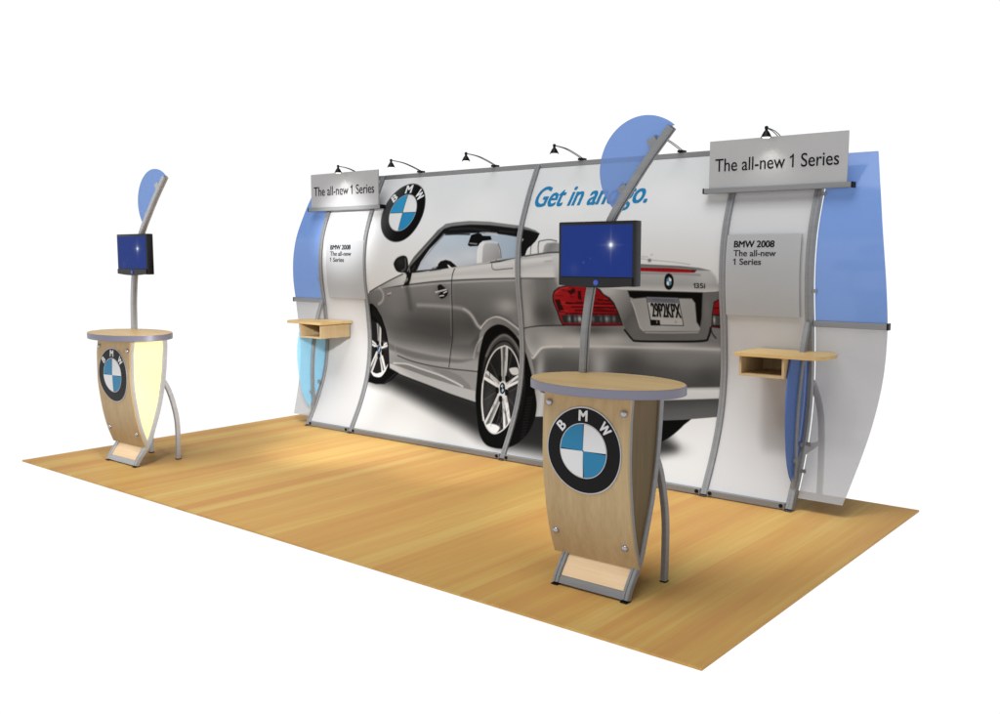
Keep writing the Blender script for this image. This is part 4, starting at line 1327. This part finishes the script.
# bowed struts in front of the two end poles
for dx in (xs[0], xs[4]):
    x = XC + dx
    bm = bmesh.new()
    sweep(bm, curve_pts([(x, 2.548, 0.085), (x, 2.552, 0.25), (x, 2.545, 0.45), (x, 2.554, 0.65), (x, 2.583, 0.85), (x, 2.63, 1.05), (x, 2.70, 1.22)], 8), rect(0.034, 0.034), (1, 0, 0))
    lw(obj('strut', bm, 'alu', wall, 40))
# rear leg seen through the frosted wing
x = XC + xs[4]
bm = bmesh.new()
sweep(bm, curve_pts([(x, 2.80, 0.82), (x, 2.90, 0.72), (x, 2.985, 0.58), (x, 3.02, 0.40), (x, 3.028, 0.2), (x, 3.022, 0.004)], 8), rect(0.036, 0.036), (1, 0, 0))
lw(obj('rear_leg', bm, 'alu', wall, 40))
bm = bmesh.new()
prism(bm, [(2.68, 0.40), (3.0, 0.385), (3.0, 0.365), (2.68, 0.33)], 0, x - 0.006, x + 0.006)
lw(obj('rear_bracket', bm, 'alu', wall))

# ------------------------------------------------------------------ arm lights
def arm_light(x, y_head, y_clamp, z_clamp, label, power):
    t = thing('arm_light', label, 'arm light', (x, y_clamp, z_clamp), 'arm lights clipped to the display wall')
    yh = y_head - y_clamp
    bm = bmesh.new()
    box(bm, (-0.022, -0.03, 0.0), (0.022, 0.035, 0.018), 0.004)
    obj('clamp', bm, 'black', t)
    zt = 0.080
    for s in (-1, 1):
        bm = bmesh.new()
        pts = curve_pts([(s * 0.008, 0.0, 0.015), (s * 0.009, yh * 0.3, 0.048), (s * 0.008, yh * 0.62, 0.074), (s * 0.004, yh, zt + 0.004)], 8)
        tube(bm, pts, 0.0032, 6)
        obj('arm_rod', bm, 'alu_dark', t, 60)
    bm = bmesh.new()
    lathe(bm, [(q * 0.72, v * 0.72) for q, v in ((0.004, 0.022), (0.014, 0.018), (0.018, 0.006), (0.014, -0.006), (0.013, -0.018), (0.026, -0.034), (0.040, -0.060), (0.049, -0.082), (0.0445, -0.082), (0.012, -0.044), (0.003, -0.044))], (0, yh, zt), 20)
    sh = obj('lamp_shade', bm, 'black', t, 50)
    bm = bmesh.new()
    lathe(bm, [(q * 0.72, v * 0.72) for q, v in ((0.004, -0.090), (0.026, -0.088), (0.038, -0.080), (0.036, -0.074), (0.004, -0.073))], (0, yh, zt), 18)
    obj('lens', bm, 'lens', sh, 60)
    if power:
        spot('arm_spot', (0, yh, zt - 0.075), (0, yh + 0.17, zt - 1.2), power, 115, 0.9, 0.03, (1.0, 0.97, 0.92), t)
    return t


LP = ARM_POWER
arm_light(XC - 1.337, 2.585, 2.962, 2.413, "black arm light above the round emblem on the printed wall", LP)
arm_light(XC - 0.452, 2.585, 2.962, 2.413, "black arm light above the roof of the printed car, left of the centre pole", LP)
arm_light(XC + 0.45, 2.585, 2.962, 2.413, "black arm light above the blue slogan, right of the centre pole", LP)
arm_light(XC + 1.338, 2.585, 2.962, 2.413, "arm light half hidden behind the blue disc of the front kiosk", LP)
arm_light(XC - 2.125, 2.655, 2.962, 2.413, "black arm light over the small grey sign at the wall's left end", HEAD_L)
arm_light(XC + 2.125, 2.655, 2.962, 2.413, "black arm light over the large grey sign at the wall's right end", HEAD_R)


# ------------------------------------------------------------------ signs and boards
def header(cx, label):
    t = thing('header_sign', label, 'sign', (cx, 2.75, 2.07), 'header signs on the display wall')
    bm = bmesh.new()
    box(bm, (-0.48, -0.006, 0.0555), (0.48, 0.006, 0.378), 0.001)
    obj('sign_board', bm, 'board', t)
    bm = bmesh.new()
    box(bm, (-0.512, -0.020, 0.020), (0.512, 0.042, 0.055), 0.004)
    rl = obj('bottom_rail', bm, 'alu', t)
    for s in (-1, 1):
        bm = bmesh.new()
        a, c = sorted((s * 0.5122, s * 0.522)); box(bm, (a, -0.022, 0.018), (c, 0.044, 0.057), 0.003)
        obj('end_cap', bm, 'black', rl)
    bm = text_mesh("The all-new 1 Series", 0.086, 0.86, 0, 0.006)
    words('lettering', bm, lambda c: Vector((c.x - 0.435, c.y - 0.0065, c.z + 0.168)), 'ink', t, 0.028)
    return t


header(XC + 2.155, "large grey header sign above the right end of the wall beside the blue wing")
header(XC - 2.155, "small grey header sign above the left end of the wall, next to the round emblem")


def info(dx, label):
    t = thing('info_board', label, 'info board', (XC + dx, 2.70, 1.25), 'info boards on the plain fabric')

    def li(o):
        o.matrix_parent_inverse = Matrix.Translation((-(XC + dx), -2.70, -1.25)); return o
    bm = bmesh.new()
    sheet(bm, XC + dx - 0.262, XC + dx + 0.262, 1.25, 1.80, -0.026, -0.018, 16)
    li(obj('board', bm, 'info', t, 40))
    for ux, uz in ((-0.2, 1.3), (0.2, 1.3), (-0.2, 1.75), (0.2, 1.75)):
        y = float(wall_y(uz))
        bm = bmesh.new()
        box(bm, (XC + dx + ux - 0.01, y - 0.0185, uz - 0.01), (XC + dx + ux + 0.01, y - 0.003, uz + 0.01))
        li(obj('spacer', bm, 'alu', t))
    for s, (txt, h, w, z, mm, bd) in enumerate((("BMW 2008", 0.043, 0.285, 1.715, 'ink', 0.045), ("The all-new", 0.041, 0.30, 1.655, 'ink_grey', 0.032), ("1 Series", 0.041, 0.20, 1.597, 'ink_grey', 0.032))):
        bm = text_mesh(txt, h, w, 0, bd)
        words('lettering', bm, lambda c, z=z: Vector((XC + dx - 0.205 + c.x, float(wall_y(z + c.z)) - 0.0262 + c.y, z + c.z)), mm, t, 0.0135, li)
    return t


info(2.115, "grey info board on the plain panel beside the printed tail light")
info(-2.075, "pale info board on the brightly lit plain panel left of the emblem")


# ------------------------------------------------------------------ translucent wings
WING_R = pchip([0.0, 0.192, 0.385, 0.577, 0.769, 0.962, 1.154, 1.346, 1.538, 1.731, 1.923, 2.115, 2.308, 2.5], [2.7475, 2.7845, 2.8243, 2.8619, 2.8935, 2.9165, 2.9285, 2.9285, 2.9163, 2.8922, 2.8581, 2.8161, 2.7692, 2.7221])
WING_L = pchip([0.0, 0.192, 0.385, 0.577, 0.769, 0.962, 1.154, 1.346, 1.538, 1.731, 1.923, 2.115, 2.308, 2.5], [2.6796, 2.7483, 2.8018, 2.8411, 2.8677, 2.8831, 2.8886, 2.8858, 2.8759, 2.8602, 2.8404, 2.8178, 2.7936, 2.7695])


def wing(s, label):
    t = thing('translucent_wing', label, 'wing panel', (XC + s * 2.6, 2.7, 0), 'translucent wings at the wall ends')

    def li(o):
        o.matrix_parent_inverse = Matrix.Translation((-(XC + s * 2.6), -2.7, 0)); return o
    WO = WING_R if s > 0 else WING_L
    e1 = 2.93 if s > 0 else 2.905
    out = lambda z: (XC + s * 2.474, XC + s * float(WO(z)))
    bm = bmesh.new(); sheet(bm, 0, 0, 1.235, 2.325, -0.003, 0.003, 40, out)
    li(obj('upper_pane', bm, 'blue', t, 40))
    bm = bmesh.new(); sheet(bm, 0, 0, 0.085, 1.195, -0.003, 0.003, 40, out)
    li(obj('lower_pane', bm, 'frost', t, 40))
    a, b = sorted((XC + s * 2.462, XC + s * e1))
    bm = bmesh.new(); box(bm, (a, 2.71, 1.195), (b, 2.755, 1.235), 0.004)
    br = li(obj('divider_bar', bm, 'alu', t))
    a, b = sorted((XC + s * (e1 - 0.001), XC + s * (e1 + 0.011)))
    bm = bmesh.new(); box(bm, (a, 2.708, 1.193), (b, 2.757, 1.237), 0.003)
    obj('end_cap', bm, 'black', br)
    for z in (1.43, 2.06, 0.98, 0.42, 0.25):
        y = float(wall_y(z))
        a, b = sorted((XC + s * 2.455, XC + s * 2.49))
        bm = bmesh.new(); box(bm, (a, y - 0.014, z - 0.012), (b, y - 0.0035, z + 0.012), 0.003)
        li(obj('standoff', bm, 'alu', t))
    return t


wing(1, "large translucent wing at the wall's right end, blue above and frosted grey below")
wing(-1, "narrow translucent wing at the wall's left end, blue above and frosted below")


# ------------------------------------------------------------------ blue fins under the shelves
def fin(x, m, label):
    t = thing('side_fin', label, 'fin', (x, 2.55, 0.19), 'blue fins under the shelves')
    edge = smooth_pts_n(np.array([(2.503, 0.195), (2.455, 0.26), (2.41, 0.38), (2.378, 0.58), (2.372, 0.75), (2.395, 0.90), (2.43, 1.005)]), 6)
    back = [(float(wall_y(z)) - 0.032, z) for z in np.linspace(1.005, 0.42, 14)] + [(2.585, 0.30)]
    bm = bmesh.new()
    prism(bm, [(y - 2.55, z - 0.19) for y, z in list(edge) + back], 0, -0.004, 0.004)
    obj('fin_pane', bm, m, t)
    for y, z in ((2.527, 0.33), (2.63, 0.42)):
        bm = bmesh.new()
        box(bm, (-0.016, y - 2.55 - 0.014, z - 0.19 - 0.014), (0.016, y - 2.55 + 0.014, z - 0.19 + 0.014), 0.004)
        obj('fin_clip', bm, 'alu', t)
    return t


fin(XC + xs[4], 'blue_fin', "dark blue leaf shaped fin under the wide shelf at the wall's right end")
fin(XC + xs[0], 'blue_fin_lit', "leaf shaped blue fin, brightened in colour as if strongly lit, under the small shelf at the wall's left end")


# ------------------------------------------------------------------ shelves
def shelf(s, label):
    t = thing('wall_shelf', label, 'shelf', (XC + s * 2.096, 2.33, 0.86), 'wooden shelves at the wall ends')
    e = 0.0 if s > 0 else 0.045
    O = lambda dx, y: (s * (dx - e - 2.096), y - 2.33)
    out = [(2.088, 2.335), (2.57, 2.352)]
    for a in np.linspace(-80, 75, 12):
        out.append((2.595 + 0.075 * math.cos(R(a)), 2.52 + (0.165 if a < 0 else 0.20) * math.sin(R(a))))
    out += [(2.57, 2.728), (2.088, 2.728)]
    bm = bmesh.new()
    prism(bm, [O(*p) for p in out], 2, 0.151, 0.173)
    bmesh.ops.recalc_face_normals(bm, faces=bm.faces)
    obj('shelf_top', bm, 'veneer_top', t, 30)
    x0, x1, y0, y1, z0, z1, w = 0.02 - e, 0.325 - e, 0.03, 0.385, 0.02, 0.1505, 0.016
    bm = bmesh.new()
    for lo, hi in (((x0, y0, z0), (x0 + w, y1, z1)), ((x1 - w, y0, z0), (x1, y1, z1)), ((x0 + w, y0, z0), (x1 - w, y1, z0 + w)), ((x0 + w, y1 - w, z0 + w), (x1 - w, y1, z1))):
        a, b = s * lo[0], s * hi[0]
        box(bm, (min(a, b), lo[1], lo[2]), (max(a, b), hi[1], hi[2]))
    obj('cubby_box', bm, 'veneer', t)
    return t


shelf(1, "wooden shelf with open cubby on the wall's right end in front of the blue fin")
shelf(-1, "wooden shelf with open cubby on the wall's left end, pale in bright light")


# ------------------------------------------------------------------ kiosks
pole_y = pchip([0, .03, .17, .3, .446, .66, .853, .95, 1.01], [.428, .442, .541, .592, .641, .688, .711, .718, .718])
front_y = pchip([.14, .25, .385, .5, .645, .8, .894, .987, 1.01], [.517, .476, .442, .424, .408, .408, .411, .423, .425])
leg_y = [(.690, .67), (.735, .59), (.775, .47), (.803, .33), (.808, .18), (.803, .008)]
YK = 0.56


def kiosk(label, side_mat, alu):
    t = thing('information_kiosk', label, 'kiosk', (0, 0, 0), 'oval topped kiosks with a screen')
    A = lambda y: y - YK
    for s in (-1, 1):
        x = s * 0.205
        bm = bmesh.new()
        sweep(bm, [(x, A(float(pole_y(z))), z) for z in np.linspace(0.008, 1.003, 40)], channel(0.036, 0.036, 0.006, 0.004), (1, 0, 0))
        p = obj('front_leg', bm, alu, t, 40)
        bm = bmesh.new(); box(bm, (x - 0.0195, A(.408), 0.0005), (x + 0.0195, A(.452), 0.008), 0.003)
        obj('foot_pad', bm, 'black', p)
        bm = bmesh.new()
        sweep(bm, curve_pts([(x, A(y), z) for y, z in leg_y], 8), rect(0.031, 0.034), (1, 0, 0))
        p = obj('rear_leg', bm, alu, t, 40)
        bm = bmesh.new(); box(bm, (x - 0.018, A(.784), 0.0005), (x + 0.018, A(.822), 0.008), 0.003)
        obj('foot_pad', bm, 'black', p)
        # rim strip behind the front panel
        bm = bmesh.new()
        sweep(bm, [(s * 0.214, A(float(front_y(z))) + 0.0205, z) for z in np.linspace(0.16, 1.003, 36)], rect(0.02, 0.024), (1, 0, 0))
        obj('front_rib', bm, alu, t, 40)
        # curved infill between rib and leg
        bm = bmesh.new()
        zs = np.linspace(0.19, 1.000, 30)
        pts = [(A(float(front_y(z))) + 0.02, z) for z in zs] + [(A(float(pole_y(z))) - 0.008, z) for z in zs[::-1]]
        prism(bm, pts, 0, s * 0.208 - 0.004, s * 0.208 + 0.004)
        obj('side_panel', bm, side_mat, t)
    # bowed front panel
    bm = bmesh.new()
    zs = np.linspace(0.142, 1.004, 44)
    rings = []
    for z in zs:
        y = A(float(front_y(z)))
        rings.append([bm.verts.new(v) for v in ((-0.274, y - 0.007, z), (0.226, y - 0.007, z), (0.226, y + 0.007, z), (-0.274, y + 0.007, z))])
    for p, q in zip(rings, rings[1:]):
        for j in range(4):
            bm.faces.new((p[j], p[(j + 1) % 4], q[(j + 1) % 4], q[j]))
    bm.faces.new(rings[0][::-1]); bm.faces.new(rings[-1])
    fp = obj('front_panel', bm, 'veneer', t, 35)
    for x, z in ((-0.238, 0.935), (0.197, 0.922), (-0.232, 0.268), (0.175, 0.252)):
        y = A(float(front_y(z))) - 0.007
        bm = bmesh.new()
        lathe(bm, [(0.016, 0.0), (0.0175, 0.005), (0.0165, 0.010), (0.011, 0.014), (0.003, 0.0152)], n=16)
        place(bm, lambda c, x=x, y=y, z=z: Vector((x + c.x, y - c.z, z + c.y)))
        obj('knob', bm, 'knob', fp, 50)
    # foot board between the front legs and the rail below it
    bm = bmesh.new()
    zs = np.linspace(0.047, 0.15, 6)
    prism(bm, [(A(float(pole_y(z))) - 0.006, z) for z in zs] + [(A(float(pole_y(z))) + 0.006, z) for z in zs[::-1]], 0, -0.186, 0.186)
    obj('foot_board', bm, 'veneer_foot', t)
    bm = bmesh.new()
    zs = np.linspace(0.012, 0.046, 4)
    prism(bm, [(A(float(pole_y(z))) - 0.012, z) for z in zs] + [(A(float(pole_y(z))) + 0.012, z) for z in zs[::-1]], 0, -0.1865, 0.1865)
    obj('foot_rail', bm, alu, t)
    # oval top
    bm = bmesh.new()
    cx, cy, a, b = 0.012, A(0.535), 0.415, 0.282
    el = lambda k: [(cx + k * a * math.cos(q), cy + (b - a * (1 - k)) * math.sin(q)) for q in np.linspace(0, 2 * math.pi, 72, endpoint=False)]
    prism(bm, el(0.99), 2, 1.006, 1.052)
    tp = obj('table_top', bm, 'veneer_top', t, 30)
    bm = bmesh.new()
    o1, o2 = el(1.0), el(0.9895)
    rr = [[bm.verts.new((*p, z)) for p in o] for o, z in ((o2, 1.0045), (o1, 1.0065), (o1, 1.0475), (o2, 1.0495))]
    for u, v in zip(rr, rr[1:] + rr[:1]):
        for i in range(72):
            bm.faces.new((u[i], u[(i + 1) % 72], v[(i + 1) % 72], v[i]))
    obj('edge_band', bm, 'band', tp, 40)
    # round emblem: silver rim, black ring, four quadrants, three letters
    ez, er, ei, ex = 0.716, 0.216, 0.134, -0.025
    yf = lambda z: A(float(front_y(z))) - 0.007

    def disc(r0, r1, a0, a1, lay, th=0.004, n=64):
        bm = bmesh.new()
        st = max(4, int(n * (a1 - a0) / 360))
        full = abs(a1 - a0 - 360) < 1e-6
        nr = 5
        for k in range(nr):
            ra, rb = r0 + (r1 - r0) * k / nr, r0 + (r1 - r0) * (k + 1) / nr
            for i in range(st):
                qa, qb = R(a0 + (a1 - a0) * i / st), R(a0 + (a1 - a0) * (i + 1) / st)
                bm.faces.new([bm.verts.new((ex + r * math.cos(q), 0, ez + r * math.sin(q))) for r, q in ((ra, qa), (rb, qa), (rb, qb), (ra, qb))])
        bmesh.ops.remove_doubles(bm, verts=bm.verts, dist=1e-5)
        for f in bm.faces:
            f.normal_update()
            if f.normal.y > 0: f.normal_flip()
        r = bmesh.ops.extrude_face_region(bm, geom=list(bm.faces))
        top = {g for g in r['geom'] if isinstance(g, bmesh.types.BMVert)}
        for v in bm.verts:
            v.co.y = yf(v.co.z) - lay - (th if v in top else 0)
        return bm
    em = obj('emblem', disc(0.0, er, 0, 360, 0.0005), 'emb_rim', t)
    obj('emblem_ring', disc(0.0, er - 0.006, 0, 360, 0.003, 0.003), 'emb_black', em)
    obj('emblem_inner_rim', disc(ei - 0.001, ei + 0.003, 0, 360, 0.0052, 0.0012), 'emb_rim', em)
    for q, mm in ((0, 'emb_white'), (90, 'emb_blue'), (180, 'emb_white'), (270, 'emb_blue')):
        obj('emblem_quadrant', disc(0.004, ei - 0.002, q + 1.4, q + 88.6, 0.0058, 0.0012), mm, em)
    for i, (ch, an) in enumerate((("B", 138), ("M", 91), ("W", 44))):
        h = 0.050
        bm = text_mesh(ch, h, {'B': 0.034, 'M': 0.047, 'W': 0.058}[ch], 0, 0.05)
        w = max(v.co.x for v in bm.verts)
        rot = R(an - 90)

        def fn(c, w=w, rot=rot):
            x, z = c.x - w / 2, c.z - h / 2 + 0.1735
            X, Zz = x * math.cos(rot) - z * math.sin(rot), x * math.sin(rot) + z * math.cos(rot)
            return Vector((ex + X, yf(ez + Zz) - 0.0062 + c.y, ez + Zz))
        obj('emblem_letter', place(bm, fn), 'emb_white', em)
    # curved post and the blue disc it carries
    post = curve_pts([(-.250, A(.722), 1.0525), (-.245, A(.721), 1.15), (-.235, A(.720), 1.3), (-.206, A(.722), 1.5), (-.160, A(.728), 1.68), (-.098, A(.738), 1.84), (-.004, A(.752), 1.99), (.094, A(.765), 2.13), (.212, A(.779), 2.278)], 6)
    bm = bmesh.new()
    sweep(bm, post, channel(0.044, 0.034, 0.012, 0.006), (0, 1, 0))
    ps = obj('post', bm, alu, t, 40)
    c0, r0 = (0.065, 2.088), 0.258
    arc = []
    for q in np.linspace(50, 236, 48):
        arc.append((c0[0] + r0 * math.cos(R(q)), c0[1] + r0 * math.sin(R(q))))
    line = [(p[0] - 0.012, p[2]) for p in post if arc[-1][1] < p[2] < arc[0][1]]
    bm = bmesh.new()
    prism(bm, arc + line, 1, A(0.768), A(0.774))
    obj('disc_pane', bm, 'blue', t, 30)
    for z, k in ((2.20, 0), (1.985, 0)):
        q = min(post, key=lambda p: abs(p[2] - z))
        bm = bmesh.new()
        box(bm, (-0.05, A(0.752), -0.024), (0.0, A(0.767), 0.024), 0.003)
        ro = Matrix.Rotation(R(-30), 4, 'Y')
        place(bm, lambda c, q=q: ro @ c + Vector((q[0] - 0.018, 0, q[2] + 0.008)))
        obj('disc_bracket', bm, alu, t)
    return t


k1 = kiosk("large foreground kiosk with brown side panel, round blue and white emblem and oval top", 'veneer_brown', 'alu')
k1.location = (5.27, YK - 0.008, 0)
k2 = copy_tree(k1)
k2.location = (0.752, YK + 0.022, 0)
k2['label'] = "small far kiosk with side panel tinted pale yellow as if strongly lit, near the floor's left corner"
swap = {'brushed_aluminium': 'alu_lit', 'brown_veneer': 'yellow'}  # far kiosk's stronger light is painted into frame and side panel
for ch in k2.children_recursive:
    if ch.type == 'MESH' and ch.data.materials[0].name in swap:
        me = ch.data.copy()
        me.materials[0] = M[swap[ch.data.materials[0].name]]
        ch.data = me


# ------------------------------------------------------------------ screens on the posts
def monitor(label):
    t = thing('flat_monitor', label, 'monitor', (0, 0, 0), 'monitors on the kiosk posts')
    A = lambda y: y - YK
    x0, x1, z0, z1 = -0.380, 0.084, 1.506, 1.832
    bm = bmesh.new(); box(bm, (x0, A(.672), z0), (x1, A(.728), z1), 0.008)
    h = obj('housing', bm, 'bezel', t, 40)
    bm = bmesh.new(); box(bm, (x0 + 0.018, A(.6705), z0 + 0.047), (x1 - 0.018, A(.6735), z1 - 0.018))
    obj('screen', bm, 'screen', t)
    bm = bmesh.new()
    n = 16
    top = [(x0 + 0.012 + (x1 - x0 - 0.024) * i / n, z0 + 0.042) for i in range(n + 1)]
    low = [(x1 - 0.012 - (x1 - x0 - 0.024) * i / n, z0 + 0.004 - 0.012 * math.sin(math.pi * i / n)) for i in range(n + 1)]
    prism(bm, top + low, 1, A(.662), A(.6718))
    ch = obj('speaker_bar', bm, 'bezel', t)
    bm = bmesh.new()
    lathe(bm, [(0.0145, 0), (0.0145, 0.004), (0.010, 0.006), (0.003, 0.006)], n=20)
    place(bm, lambda c: Vector(((x0 + x1) / 2 + c.x + 0.01, A(.662) - c.z, z0 + 0.018 + c.y)))
    obj('power_button', bm, 'button', ch, 50)
    bm = bmesh.new(); box(bm, (-0.20, A(.7282), 1.63), (-0.11, A(.7335), 1.71), 0.0)
    obj('mount_plate', bm, 'black', t)
    return t


m1 = monitor("large black monitor with a blue star screen on the foreground kiosk's post")
m1.location = k1.location
m2 = copy_tree(m1)
m2.location = k2.location
m2['label'] = "small black monitor with a blue star screen on the far left kiosk's post"
